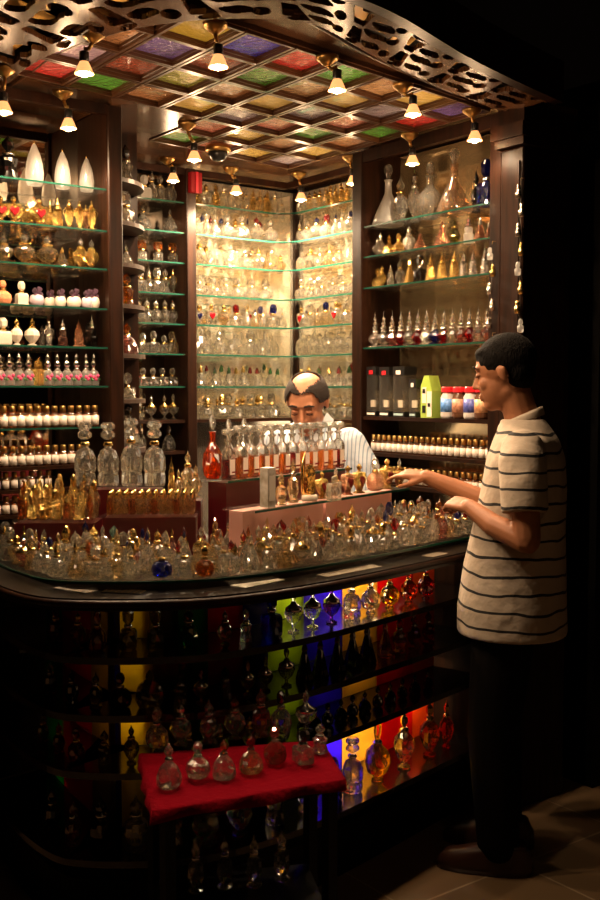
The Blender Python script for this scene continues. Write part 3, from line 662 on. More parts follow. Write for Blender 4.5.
CT = [(ZB[0], ['slender_flacon', 'ornate_urn', 'fluted_tower', 'slender_flacon'], (.105, .122), ('clear', 'warm', 'clear', 'goldrelief'), (None, None), ('gold',), .8),
      (ZB[1], ['round_flacon', 'slender_flacon', 'ornate_urn', 'pear_flacon'], (.105, .122), ('clear',), (None, None, None, None, 'g_blue', 'g_redg'), ('gold', 'silver'), .85),
      (ZB[2], ['dome_flacon', 'round_flacon', 'ornate_urn', 'fan_flacon'], (.095, .118), ('clear', 'clear', 'warm'), (None,), ('gold',), .85),
      (ZB[3], ['round_flacon', 'dome_flacon', 'dome_flacon', 'crown_flacon'], (.085, .11), ('clear',), (None,), ('gold',), .9),
      (ZB[4], ['ornate_urn', 'square_flacon', 'round_flacon', 'pear_flacon', 'heart_flacon'], (.095, .118), ('clear', 'clear', 'clear', 'warm'), (None, None, 'g_redg', 'g_blue', None), ('gold',), .8),
      (ZB[5], ['fan_flacon', 'fan_flacon', 'dome_flacon', 'square_flacon', 'crown_flacon'], (.11, .125), ('clear',), (None,), ('silver',), .85),
      (ZB[6], ['pyramid_flacon', 'pyramid_flacon', 'fan_flacon', 'pyramid_flacon'], (.09, .105), ('clear',), ('gold', 'g_redg', 'gold', 'g_green', None), ('gold',), .8),
      (ZB[7], ['slender_flacon', 'square_flacon', 'round_flacon', 'dome_flacon'], (.10, .125), ('clear',), (None, 'gold', None), ('gold',), .85)]
for i, (z, seq, hr, gl, ex, me_, wd) in enumerate(CT):
    nm = nth(i + 1)
    fill((-.035, -.528), (-.035, -.002), z, seq, hr, '%s from the red box side, ' + nm + ' corner shelf, front row', 'clear bottles, corner unit narrow wing', mets=me_, exs=ex, gl=gl, wd=wd, rot=PI / 2)
    fill((-.13, -.528), (-.13, .085), z, seq, (hr[0] * 1.05, min(.125, hr[1] * 1.1)), '%s from the red box side, ' + nm + ' corner shelf, back row', 'clear bottles, corner unit narrow wing', mets=me_, exs=ex, gl=gl, wd=wd, rot=PI / 2)
    fill((.012, .052), (.575, .052), z, seq, hr, '%s from the corner, %s corner shelf, front row by the jars' % ('%s', nm), 'clear bottles, corner unit broad wing', mets=me_, exs=ex, gl=gl, wd=wd)
    fill((-.06, .145), (.575, .145), z, seq, (hr[0] * 1.05, min(.125, hr[1] * 1.1)), '%s from the corner, %s corner shelf, back row by the jars' % ('%s', nm), 'clear bottles, corner unit broad wing', mets=me_, exs=ex, gl=gl, wd=wd)
# right cabinet
def R_(z, px, h, k, g, m, place, **kw): return put('Y', YR, z, px, h, k, g, m, place, **kw)
T = 'on the top shelf of the decanter cabinet'
R_(ZR[0], 384.5, 60, 'conical_decanter', 'frost', 'gold', T + ' beside the corner', wd=.72, inset=.08, lab='pale conical decanter')
R_(ZR[0], 400.5, 46, 'slender_flacon', 'clear', 'gold', T, wd=.85, inset=.06, lab='slender gold-necked bottle')
R_(ZR[0], 414.5, 52, 'ornate_urn', 'clear', 'silver', T, wd=.38, inset=.10, lab='tall narrow clear urn')
R_(ZR[0], 430, 56, 'ball_decanter', 'clear', 'gold', T, wd=.66, inset=.10, lab='round clear decanter with ball stopper')
R_(ZR[0], 454, 66, 'conical_decanter', 'peach', 'gold', T + ' nearest the lamp', wd=.74, inset=.10, lab='large peach-tinted conical decanter')
R_(ZR[0], 476, 42, 'slender_flacon', 'dark', 'silver', T, wd=.6, inset=.14, lab='dark slender bottle')
R_(ZR[0], 486, 46, 'square_flacon', 'blue', 'silver', T + ' against the post', wd=.55, inset=.07, lab='blue square bottle')
for n, (px, h, k, g, m, wd) in enumerate([(370, 19, 'ornate_urn', 'silverrelief', 'silver', .7), (380.5, 24, 'ornate_urn', 'silverrelief', 'silver', .52), (389, 20, 'dome_flacon', 'goldrelief', 'gold', .7), (398.5, 20, 'round_flacon', 'goldrelief', 'gold', .75), (409, 26, 'ornate_urn', 'silverrelief', 'silver', .7), (420, 18, 'pyramid_flacon', 'copper', 'copper', .8),
        (442, 26, 'pyramid_flacon', 'copper', 'copper', .68), (454, 27, 'slender_flacon', 'olive', 'gold', 1.1), (468.5, 28, 'fluted_tower', 'frost', 'frost' if 0 else 'silver', 1.2), (480, 24, 'pyramid_flacon', 'copper', 'silver', .6), (488.5, 18, 'pyramid_flacon', 'copper', 'silver', .5)]):
    R_(ZR[1], px, h, k, g, m, '%s along from the corner, second shelf under the decanters' % nth(n + 1), wd=wd, group='ornate bottles under the decanters')
for n, (px, h, k, g, m, wd) in enumerate([(371, 19, 'round_flacon', 'goldrelief', 'gold', .85), (382, 22, 'ornate_urn', 'goldrelief', 'gold', .6), (390.5, 22, 'fluted_tower', 'silverrelief', 'silver', 1.1), (400, 26, 'slender_flacon', 'clear', 'gold', 1), (410, 27, 'pyramid_flacon', 'goldrelief', 'gold', .50), (420, 28, 'square_flacon', 'dark', 'silver', .65), (430.5, 31, 'fluted_tower', 'goldrelief', 'gold', 1.1),
        (442, 31, 'fluted_tower', 'goldrelief', 'gold', 1.1), (454, 32, 'fluted_tower', 'goldrelief', 'gold', 1.1), (463.5, 27, 'fluted_tower', 'silverrelief', 'silver', 1.0), (473, 27, 'fluted_tower', 'silverrelief', 'silver', 1.0), (485, 30, 'fluted_tower', 'silverrelief', 'silver', 1.0)]):
    R_(ZR[2], px, h, k, g, m, '%s along from the corner, third shelf under the decanters' % nth(n + 1), wd=wd, group='gold and silver towers')
cs = ['silverrelief', 'clear', 'rose', 'redg', 'clear', 'redg', 'silverrelief', 'blue', 'redg', 'clear', 'rose', 'redg', 'clear', 'rose', 'silverrelief']
for n in range(14):
    R_(ZR[3], 375 + 8.6 * n, 36, 'spire_flacon', cs[n], 'silver', '%s along from the corner, shelf above the jars' % nth(n + 1), wd=1.15, inset=.04, group='spired bottles above the jars', lab=DW[cs[n]] + ' silver-spired bottle')
for n in range(13):
    q = .80 + n * .054
    bottle('round_flacon', 'clear', 'silver', (q, .03, ZR[3] + EPS), .075, 'small clear round flacon behind the spired bottles, %s along from the corner' % nth(n + 1), 'small flacons behind the spired bottles', 0, None, wd=.8)
vial_row('Y', YR + .04, ZR[5], .80, 1.49, .076, 'in the row under the boxed perfumes', 'oil vials under the boxed perfumes', .034)
vial_row('Y', YR + .04, ZR[6], .80, 1.49, .074, 'in the lowest row behind the hands', 'oil vials behind the hands', .034)
# boxed perfumes: black base, clear window, black top
def carton(px, wpx, hpx, label, strip=None):
    p = onY(px, 416, YR + .05); s = (p - CAM).dot(FH) / F; w_ = wpx * s / .80 / 2; h = hpx * s; d = .035; z = ZR[4] + EPS
    t = thing('boxed_perfume', label, 'box', (p.x, p.y, z), 0, 'boxed perfumes beside the jars')
    new('box_base', bx(-w_, w_, -d, d, 0, .022), 'plastic', t); new('box_top', bx(-w_, w_, -d, d, h - .035, h), 'plastic', t)
    new('window', bx(-w_ + .001, w_ - .001, -d + .001, d - .001, .0225, h - .0355), 'packclear', t)
    new('sticker', bx(-w_ * .45, w_ * .35, -d - .0012, -d - .0002, h - .033, h - .016), 'redplastic' if strip != 'b' else 'paper', t)
    new('printed_band', bx(-w_ * .8, w_ * .8, -d - .0012, -d - .0002, .006, .015), pbr('pale_blue_print', (.35, .5, .5), .5) if strip == 'b' else 'paper', t)
    b = bmesh.new(); lathe(b, [(.016, .0), (.018, .01), (.018, .05), (.007, .058), (.007, .065), (.010, .068), (.010, .085), (0, .09)], 10); bmesh.ops.translate(b, verts=b.verts, vec=(0, 0, .0228))
    new('perfume_bottle_inside', b, 'g_warm', t, smooth=True)
    b = bx(-.014, .014, -.024, -.019, .04, .07); new('bottle_label', b, 'whitelabel', t)
carton(377, 11.5, 49, 'black boxed perfume with clear window, closest to the corner unit')
carton(390, 12, 49, 'black boxed perfume with clear window, second from the corner unit')
carton(404.5, 13.5, 50, 'black boxed perfume with pale blue print, third from the corner unit', 'b')
carton(418.5, 8, 38, 'shorter black boxed perfume beside the green and white carton', 'b')
# green and white gabled carton
p = onY(431, 416, YR + .04); t = thing('gabled_carton', 'green and white gabled carton standing beside the red lidded jars', 'carton', (p.x, p.y, ZR[4] + EPS), .1)
b = bmesh.new(); pf = [(-.030, 0), (.030, 0), (.030, .11), (.012, .172), (-.012, .172), (-.030, .13)]
f = [b.verts.new((x, -.03, z)) for x, z in pf]; k_ = [b.verts.new((x, .03, z)) for x, z in pf]
for i in range(6): b.faces.new((f[i], f[(i + 1) % 6], k_[(i + 1) % 6], k_[i]))
b.faces.new(f[::-1]); b.faces.new(k_); bmesh.ops.recalc_face_normals(b, faces=b.faces)
new('carton_body', b, pbr('lime_card', (.38, .55, .08), .45), t)
new('white_panel', bx(.004, .029, -.0315, -.0302, .004, .108), 'paper', t, label='white printed panel')
new('white_panel', bx(-.022, .0, -.0315, -.0302, .06, .125), 'paper', t, label='white printed panel')
new('printed_square', bx(-.019, -.005, -.0325, -.0317, .10, .118), 'plastic', t); new('printed_square', bx(.009, .022, -.0325, -.0317, .045, .06), 'plastic', t); new('printed_square', bx(-.020, -.004, -.0325, -.0305, .02, .05), 'plastic', t)
# jars with red lids
for n, (px, c1, lb) in enumerate([(448, ((.05, .18, .5)), 'pale jar with blue label and red lid beside the green carton'), (459.5, ((.35, .15, .08)), 'dark jar with brown label and red lid, between two jars'), (471, ((.04, .06, .30)), 'jar with dark blue label and red lid beside the brown one'), (482, ((.5, .25, .12)), 'orange labelled jar half hidden by the customer face')]):
    p = onY(px, 416, YR + .045); t = thing('coffee_jar', lb, 'jar', (p.x, p.y, ZR[4] + EPS), 0, 'jars with red lids')
    b = lathe(bmesh.new(), [(.027, 0), (.030, .01), (.030, .085), (.022, .100), (.022, .104)], 16)
    new('body', b, pbr('jar_white', (.62, .58, .55), .25) if n in (0, 2) else pbr('jar_coffee', (.10, .04, .02), .2), t, smooth=True)
    new('label', lathe(bmesh.new(), [(.0306, .025), (.0306, .078)], 16), pbr('jar_label_%d' % n, c1, .4, var=tuple(min(1, x * 2 + .1) for x in c1), bscale=60), t, smooth=True)
    new('lid', lathe(bmesh.new(), [(.027, .104), (.028, .106), (.028, .123), (.026, .126)], 20, fl_ if 0 else 1), 'redplastic', t)
# objects on the bay top: red box
p = onX(195, 180, .03)
t = thing('gift_box', 'small bright red box fixed near the top of the post', 'box', (.031, p.y, 2.485)); new('box', bx(-.016, .016, -.030, .030, 0, .095, bev=.003), pbr('gift_red', (.13, .0, .002), .6, spec=.2), t); new('ribbon', bx(.0165, .019, -.007, .007, 0, .095), pbr('dark_ribbon', (.3, .0, .01), .5), t)
# hanging strings of charms
def charms(x, y, z0, z1, n, label, seed):
    r = random.Random(seed); t = thing('charm_string', label, 'hanging string', (x, y, z0), 0, None)
    new('hanging_cord', tube(bmesh.new(), [(0, 0, 0), (0, 0, z1 - z0)], .0012, 5), 'silver', t)
    new('hook', tube(bmesh.new(), [(0, 0, -.006), (0, .004, .004), (0, .018, .004)], .0015, 5), 'brass', t)
    for k in range(n):
        zz = -(k + .6) * (z0 - z1) / n; b = bmesh.new(); h = .9 * (z0 - z1) / n
        lathe(b, [(0, -h * .48), (.010, -h * .44), (.012, -h * .1), (.006, 0), (.009, h * .1), (.006, h * .3), (0, h * .36)], 8, c=((k % 2 - .5) * .016, -.002, zz))
        new('charm_bottle', b, ['silver', 'g_frost', 'gold', 'silverrelief'][r.randrange(4)], t, smooth=True)
charms(1.692, YR - .035, 2.33, 1.71, 9, 'long string of silver and glass charms hanging on the pillar edge', 2)
charms(1.55, YR - .030, 2.12, 1.80, 5, 'shorter string of gold charms hanging on the cabinet post', 4)
charms(1.556, YR - .030, 1.78, 1.60, 3, 'lower string of charms hanging just above the customer head', 6)

# ================================================================== SPOT LAMPS
def lamp(mx, my, bpx, bqy, label, power=1.0):
    m = onZ(mx, my, ZC); m.x = max(m.x, .05); m.y = min(m.y, -.21 if m.x > .7 else -.05)
    d = (m - CAM).dot(FH); s = d / F
    off = RV * ((bpx - mx) * s); zb = ZC - .115 + 0
    bl = Vector((m.x + off.x, m.y + off.y, ZC - max(.07, (bqy - my) * s)))
    t = thing('spot_lamp', label, 'lamp', (m.x, m.y, ZC), 0, 'halogen spot lamps under the canopy')
    L0 = bl - Vector((m.x, m.y, ZC))
    new('mount', lathe(bmesh.new(), [(.036, -.004), (.034, -.014), (.018, -.026), (.008, -.034)], 16), 'brass', t, smooth=True, label='brass cup against the ceiling')
    ax = L0.normalized(); hi = L0 - Vector((0, 0, -.045)) 
    new('arm', tube(bmesh.new(), [(0, 0, -.03), L0 * .45 + Vector((0, 0, -.012)), L0 + Vector((0, 0, .035))], .006, 8), 'brass', t, smooth=True)
    new('socket', lathe(bmesh.new(), [(.010, .028), (.014, .026), (.014, .0), (.011, -.004)], 12, c=L0), 'plastic', t, smooth=True)
    b = lathe(bmesh.new(), [(.013, -.002), (.019, -.014), (.028, -.036)], 16, c=L0); bmesh.ops.delete(b, geom=[f for f in b.faces if len(f.verts) > 4], context='FACES_ONLY')
    rf_ = new('reflector', b, pbr('reflector_glass', (.95, .62, .35), .2, metal=.6, emit=1.3, ecol=(1, .42, .14)), t, smooth=True)
    new('bulb', ball(bmesh.new(), L0 + Vector((0, 0, -.028)), .017, 10, 6), pbr('hot_bulb', (1, .8, .5), .3, emit=90, ecol=(1, .62, .30)), rf_, smooth=True)
    ld = bpy.data.lights.new('halogen_light', 'SPOT'); ld.energy = 20 * power; ld.color = (1, .70, .43); ld.shadow_soft_size = .018; ld.spot_size = math.radians(165); ld.spot_blend = .5
    lo = bpy.data.objects.new('halogen_light', ld); C.objects.link(lo); lo.parent = t; lo.location = L0 + Vector((0, 0, -.064))
    ld = bpy.data.lights.new('halogen_spill', 'POINT'); ld.energy = 3.2; ld.color = (1, .63, .34); ld.shadow_soft_size = .018
    lo = bpy.data.objects.new('halogen_spill', ld); C.objects.link(lo); lo.parent = t; lo.location = L0 + Vector((0, 0, -.064))
LP = [(93, 31, 84, 60, 'over the counter end near the fretwork, by the red pane', 1.7), (215, 22, 218, 53, 'in front of the dark red pane near the fretwork', 1.25), (63, 90, 68, 117, 'in front of the frosted pointed bottles', 1.3), (5, 66, 3, 100, 'cut off by the frame edge beside the cabinet', 1.5), (327, 55, 337, 78, 'hanging under the green pane', 1.25),
      (403, 83, 413, 103, 'hanging under the yellow pane by the fretwork', 1.25), (472, 108, 475, 130, 'in front of the pillar, nearest the end of the fretwork', .4), (422, 135, 425, 157, 'above the decanters on the top shelf', 1), (350, 155, 353, 175, 'at the post between corner unit and decanters', 2.6),
      (299, 172, 301, 192, 'right in the corner over the broad wing', 8), (231, 167, 236, 185, 'over the narrow wing of the corner unit beside the dome camera', 8), (167, 157, 173, 172, 'inside the narrow bay above its top shelf', 1.1), (187, 122, 194, 150, 'hanging beside the dome camera over the bare ceiling', 1)]
for a in LP: lamp(a[0], a[1], a[2], a[3], 'glowing brass spot lamp ' + a[4], a[5])
p = onZ(218, 146, ZC); t = thing('mounted_dome_camera', 'small smoked dome camera on the ceiling beside a lamp', 'camera', (p.x, p.y, ZC))
new('housing', lathe(bmesh.new(), [(.055, -.001), (.055, -.02), (.045, -.026)], 20), 'brass', t, smooth=True); new('dome', lathe(bmesh.new(), [(.042, -.0265), (.040, -.04), (.028, -.058), (0, -.066)], 20), 'plastic', t, smooth=True)

# ================================================================== COUNTER
ct = thing('display_counter', 'curved dark display counter with glass top and lit coloured panels', 'counter')
BK = [(1.14, -.17), (1.09, -.60), (1.02, -1.02), (.80, -1.12)]
def poly(P): return [(p.x, p.y) for p in P]
LED = offset(OUT, -.045, 2)
gt_ = new('glass_top', prism(bmesh.new(), poly(OUT) + BK, 1.032, 1.04), 'shelfglass', ct)
b = bmesh.new(); e1 = offset(OUT, -.003); strip(b, OUT, e1, 1.0322, 1.0398); new('green_glass_edge', b, 'shelfedge', gt_, label='green edge of the glass top')
new('wooden_ledge', prism(bmesh.new(), poly(LED) + BK, .965, 1.0), pbr('ledge_wood', (.007, .004, .003), .35, spec=.3), ct)
b = bmesh.new(); tube(b, [Vector((p.x, p.y, .986)) for p in offset(LED, -.002)], .011, 6); new('ledge_moulding', b, 'wood', ct, smooth=True)
new('display_bed', prism(bmesh.new(), poly(offset(OUT, .07, 4)) + BK, 1.0005, 1.030), pbr('display_bed', (.03, .022, .015), .12), ct)
PAN_IN = offset(OUT, .25, 14)
PAN_IN2 = offset(PAN_IN, .006)
FRT = offset(OUT, .02)
ZS = [.82, .655, .49, .235]
for z in ZS: new('case_shelf', strip(bmesh.new(), FRT, offset(PAN_IN, .15, 3), z - .02, z), pbr('shelf_lacquer', (.010, .006, .004), .22, coat=.3), ct)  # hidden rear part added to keep each row's light to itself
new('plinth', strip(bmesh.new(), offset(OUT, .06, 2), offset(PAN_IN, -.002), 0, .16), 'black', ct)
new('inner_wall', prism(bmesh.new(), BK + [(.80, -1.14), (1.035, -1.04), (1.11, -.605), (1.16, -.17)], 0, .964), 'black', ct)
# coloured panels
def panel_mat(name, col):
    if name in MC: return MC[name]
    m, n, o = nt(name); d = n.nodes.new('ShaderNodeBsdfDiffuse'); t_ = n.nodes.new('ShaderNodeBsdfTranslucent'); g = n.nodes.new('ShaderNodeBsdfGlossy'); g.inputs['Roughness'].default_value = .15
    d.inputs[0].default_value = (*col, 1); t_.inputs[0].default_value = (*col, 1)
    a = n.nodes.new('ShaderNodeMixShader'); a.inputs[0].default_value = .75; n.links.new(d.outputs[0], a.inputs[1]); n.links.new(t_.outputs[0], a.inputs[2])
    c_ = n.nodes.new('ShaderNodeMixShader'); c_.inputs[0].default_value = .06; n.links.new(a.outputs[0], c_.inputs[1]); n.links.new(g.outputs[0], c_.inputs[2]); n.links.new(c_.outputs[0], o.inputs[0])
    MC[name] = m; return m
PCOL = [(-999, 35, 'red'), (35, 62, 'green'), (62, 90, 'red'), (90, 113, 'brown'), (113, 120, 'blue'), (120, 147, 'yellow'), (147, 178, 'brown'), (178, 207, 'green'), (207, 242, 'red'), (242, 266, 'darkblue'), (266, 303, 'lime'), (303, 341, 'violet'), (341, 376, 'gold'), (376, 412, 'crimson'), (412, 999, 'orange')]
PV = {'red': (.55, .02, .02), 'green': (.05, .40, .06), 'blue': (.03, .02, .5), 'yellow': (.75, .55, .06), 'brown': (.32, .20, .05), 'darkblue': (.02, .02, .25), 'lime': (.62, .75, .06), 'violet': (.14, .06, .75), 'gold': (.85, .55, .12), 'crimson': (.6, .02, .02), 'orange': (.75, .18, .03)}
fine, _ = resample(PAN_IN, 240); fine2, _ = resample(PAN_IN2, 240)
PZ = [(.163, .213, 'plinth'), (.237, .468, 'bottom'), (.492, .633, 'third'), (.657, .798, 'second'), (.822, .963, 'top')]
pxs = [pxl((p.x, p.y, .75))[0] for p in fine]
def frange(x0_, x1_, lim):
    idx = [i for i, q in enumerate(pxs) if x0_ <= q < x1_ and lim(i)]
    return idx
half = max(range(240), key=lambda i: 0) 
used = 0
for (a, c_, nm) in PCOL:
    idx = [i for i in range(240) if a <= pxs[i] < c_]
    # keep the longest run
    runs = []; cur = []
    for i in idx:
        if cur and i != cur[-1] + 1: runs.append(cur); cur = []
        cur.append(i)
    if cur: runs.append(cur)
    for rn in runs:
        if len(rn) < 2: continue
        i0, i1 = rn[0], min(rn[-1] + 1, 239)
        for (z0, z1, rw) in PZ[1:]:
            new('coloured_panel', strip(bmesh.new(), fine[i0:i1 + 1], fine2[i0:i1 + 1], z0, z1), panel_mat('panel_' + nm, PV[nm]), ct, label='%s backlit panel' % nm)
def inlight(px, z, e, col=(1, .80, .50), r=.03, dd=.07):
    i = min(range(240), key=lambda k: abs(pxs[k] - px)); p = fine[i]; t_ = (fine[min(i + 2, 239)] - fine[max(i - 2, 0)]).normalized(); n_ = Vector((-t_.y, t_.x, 0))
    q = p + n_ * dd
    tb = thing('fluorescent_tube', 'small tube lamp behind the coloured counter panels at %s' % ('the bottom shelf' if z < .4 else 'the top shelf, %s' % ('crimson side' if px > 380 else 'lime side' if px < 300 else 'gold side' if px > 330 else 'middle')), 'lamp', (q.x, q.y, z)) if 0 else None
    ld = bpy.data.lights.new('case_light', 'POINT'); ld.energy = e; ld.color = col; ld.shadow_soft_size = r
    lo = bpy.data.objects.new('case_light', ld); C.objects.link(lo); lo.location = (q.x, q.y, z)
inlight(357, .91, 9); inlight(320, .90, .20); inlight(287, .90, .30); inlight(395, .90, .10)
inlight(287, .75, .10); inlight(322, .75, .10); inlight(360, .75, .12); inlight(392, .75, .05)
inlight(322, .58, .16); inlight(358, .58, .16); inlight(392, .58, .08); inlight(287, .58, .10)
inlight(349, .42, 14); inlight(412, .38, .9)
inlight(133, .75, .16); inlight(135, .58, .30); inlight(62, .58, .12); inlight(137, .42, .01); inlight(133, .90, .08); inlight(222, .90, .02)
inlight(300, .945, .22, dd=-.05); inlight(345, .945, .45, dd=-.05); inlight(395, .945, .35, dd=-.05); inlight(360, .455, .3, dd=-.08); inlight(415, .455, .25, dd=-.06)
for bp in (150, 262, 308):  # unseen baffles added to stop case lights spreading sideways behind the panels
    i = min(range(240), key=lambda k: abs(pxs[k] - bp)); p = fine[i]; t_ = (fine[i + 2] - fine[i - 2]).normalized(); n_ = Vector((-t_.y, t_.x, 0))
    q = [p + n_ * .008, p + n_ * .40, p + n_ * .40 + t_ * .006, p + n_ * .008 + t_ * .006]
    for z0, z1, _w in PZ[1:]: new('light_baffle', prism(bmesh.new(), [(v.x, v.y) for v in q], z0 - .001, z1 + .001), 'black', ct)
# price sheets and sample card lying on the ledge
def sheet(name, label, cx, cy, w_, h_, rot, mat, z=1.0006):
    p = onZ(cx, cy, z); o = thing(name, label, 'paper', (p.x, p.y, z), rot); new('sheet', bx(-w_ / 2, w_ / 2, -h_ / 2, h_ / 2, 0, .002), mat, o); return o
sheet('price_sheet', 'white paper sheet on the ledge below the curved glass nose', 258, 583, .17, .06, math.radians(102), 'paper')
o = sheet('price_sheet', 'grey printed sheet on the ledge beside the sample card', 78, 589, .13, .07, math.radians(20), pbr('grey_paper', (.38, .33, .30), .5))
o = sheet('sample_card', 'dark sample card with gold grid on the ledge edge', 124, 592, .12, .05, math.radians(40), 'plastic')
b = bmesh.new()
for k in range(7): box(b, -.057 + .0185 * k, -.054 + .0185 * k, -.023, .023, .0022, .0030)
for k in range(4): box(b, -.057, .057, -.023 + .0147 * k, -.0215 + .0147 * k, .0031, .0038)
new('gold_grid', b, 'brass', o.children[0])
sheet('price_sheet', 'white folded sheet on the ledge above the round yellow flacons', 350, 571, .26, .05, math.radians(100), pbr('cream_paper', (.30, .25, .19), .5))
sheet('price_sheet', 'small white slip on the ledge beside the customer shirt', 435, 555, .10, .045, math.radians(105), pbr('cream_paper', (.30, .25, .19), .5))

# ---- bottles inside the case
CL, LCL = resample(offset(OUT, .10, 6), 400); cpx = [pxl((p.x, p.y, .7))[0] for p in CL]
def at_case(px, d=0, lo=60):
    i = min(range(lo, 400), key=lambda k: abs(cpx[k] - px)); t_ = (CL[min(i + 2, 399)] - CL[max(i - 2, 0)]).normalized(); return CL[i] + Vector((-t_.y, t_.x, 0)) * d, math.atan2(t_.y, t_.x)
RW = ['top', 'second', 'third', 'bottom']
def case(row, items):
    for n, (px, hpx, k, g, m, e, wd) in enumerate(items):
        p, a = at_case(px); s = (p - CAM).dot(FH) / F
        bottle(k, g, m, (p.x, p.y, ZS[row] + EPS), min(hpx * s, (.141, .141, .141, .232)[row]), '%s inside the counter, %s shelf, %s from the customer' % (desc(k, g, e), RW[row], nth(len(items) - n)), 'bottles inside the counter', a, e, wd=wd)
case(0, [(56, 38, 'slender_flacon', 'redg', 'gold', None, 1), (78, 40, 'ornate_urn', 'rose', 'gold', None, .6), (98, 42, 'round_flacon', 'rose', 'gold', None, .6), (128, 44, 'square_flacon', 'olive', 'silver', None, .62), (155, 44, 'square_flacon', 'olive', 'silver', None, .62), (190, 44, 'slender_flacon', 'green', 'silver', None, 1.1), (225, 36, 'ornate_urn', 'rose', 'silver', None, .6), (246, 34, 'fluted_flacon', 'clear', 'silver', None, .7),
         (271, 46, 'square_flacon', 'blue', 'silver', None, .62), (294, 46, 'goblet_flacon', 'clear', 'silver', None, .62), (313, 46, 'goblet_flacon', 'clear', 'silver', None, .62), (332, 46, 'goblet_flacon', 'purple', 'silver', None, .62), (351, 50, 'cut_crystal_bottle', 'clear', 'silver', None, .7), (370, 50, 'loop_flacon', 'clear', 'gold', None, .75), (389, 48, 'loop_flacon', 'yellow', 'gold', None, .72), (408, 48, 'loop_flacon', 'orange', 'gold', None, .68), (426, 46, 'loop_flacon', 'redg', 'gold', None, .66)])
case(1, [(50, 34, 'slender_flacon', 'dark', 'silver', None, 1), (72, 36, 'slender_flacon', 'dark', 'silver', None, 1), (95, 36, 'slender_flacon', 'olive', 'silver', None, 1), (120, 36, 'round_flacon', 'dark', 'silver', None, .8), (150, 38, 'fan_flacon', 'olive', 'silver', None, .9), (180, 36, 'fluted_flacon', 'olive', 'silver', None, .8), (202, 36, 'goblet_flacon', 'rose', 'silver', 'g_redg', .7), (226, 34, 'fluted_flacon', 'dark', 'silver', None, .8), (247, 36, 'goblet_flacon', 'rose', 'silver', None, .62),
         (266, 38, 'goblet_flacon', 'olive', 'silver', None, .62), (286, 42, 'goblet_flacon', 'olive', 'silver', None, .62), (304, 46, 'tall_pyramid_flacon', 'dark', 'silver', None, 1), (320, 44, 'tall_pyramid_flacon', 'dark', 'silver', None, 1), (338, 44, 'tall_pyramid_flacon', 'dark', 'silver', None, 1), (353, 48, 'tall_pyramid_flacon', 'dark', 'silver', None, 1.1), (367, 46, 'tall_pyramid_flacon', 'dark', 'silver', None, 1.1), (385, 42, 'tall_pyramid_flacon', 'rose', 'silver', None, 1), (400, 38, 'slender_flacon', 'rose', 'silver', None, 1), (414, 36, 'slender_flacon', 'redg', 'silver', None, 1), (428, 34, 'slender_flacon', 'redg', 'silver', None, 1)])
case(2, [(42, 30, 'slender_flacon', 'olive', 'gold', None, 1), (58, 32, 'slender_flacon', 'redg', 'gold', None, 1), (76, 34, 'round_flacon', 'redg', 'gold', None, .7), (104, 34, 'fluted_flacon', 'olive', 'gold', None, .8), (131, 40, 'ornate_urn', 'olive', 'gold', 'g_dark', .55), (160, 34, 'round_flacon', 'clear', 'gold', None, .7), (190, 34, 'ornate_urn', 'clear', 'gold', None, .6), (220, 34, 'round_flacon', 'clear', 'gold', None, .7), (250, 34, 'ornate_urn', 'clear', 'gold', None, .7), (280, 34, 'round_flacon', 'clear', 'gold', None, .7)] +
     [(303 + 12.5 * k, 24 - k * .5, 'dome_flacon' if k % 2 else 'round_flacon', 'dark', 'silver', None, .7) for k in range(11)])
case(3, [(50, 44, 'slender_flacon', 'dark', 'silver', None, 1), (72, 46, 'slender_flacon', 'rose', 'silver', None, 1), (100, 56, 'slender_flacon', 'dark', 'silver', None, 1.1), (135, 58, 'slender_flacon', 'clear', 'silver', None, 1.1), (170, 56, 'fluted_flacon', 'clear', 'silver', None, .8), (205, 60, 'slender_flacon', 'clear', 'silver', None, 1.2), (240, 60, 'ornate_urn', 'clear', 'silver', None, .6), (275, 52, 'fluted_flacon', 'clear', 'silver', None, .7), (308, 52, 'slender_flacon', 'clear', 'silver', None, 1.1),
         (334, 46, 'crown_flacon', 'purple', 'silver', 'g_clear', .55), (353, 58, 'cut_crystal_bottle', 'clear', 'silver', None, .6), (378, 66, 'loop_flacon', 'yellow', 'silver', None, .62), (405, 60, 'ornate_urn', 'warm', 'gold', None, .5), (430, 58, 'ornate_urn', 'amber', 'gold', None, .5), (447, 50, 'ornate_urn', 'orange', 'gold', None, .4)])

# ---- things standing on the glass top
TOP = 1.04
rt = random.Random(21)
mix = ['round_flacon', 'dome_flacon', 'square_flacon', 'fan_flacon', 'ornate_urn', 'fluted_flacon', 'slender_flacon', 'pear_flacon', 'crown_flacon', 'goblet_flacon']
FREE = []      # (x, y, r) already taken on the glass
def clear_at(x, y, r): return all((x - a) ** 2 + (y - c) ** 2 > (r + q + .003) ** 2 for a, c, q in FREE)
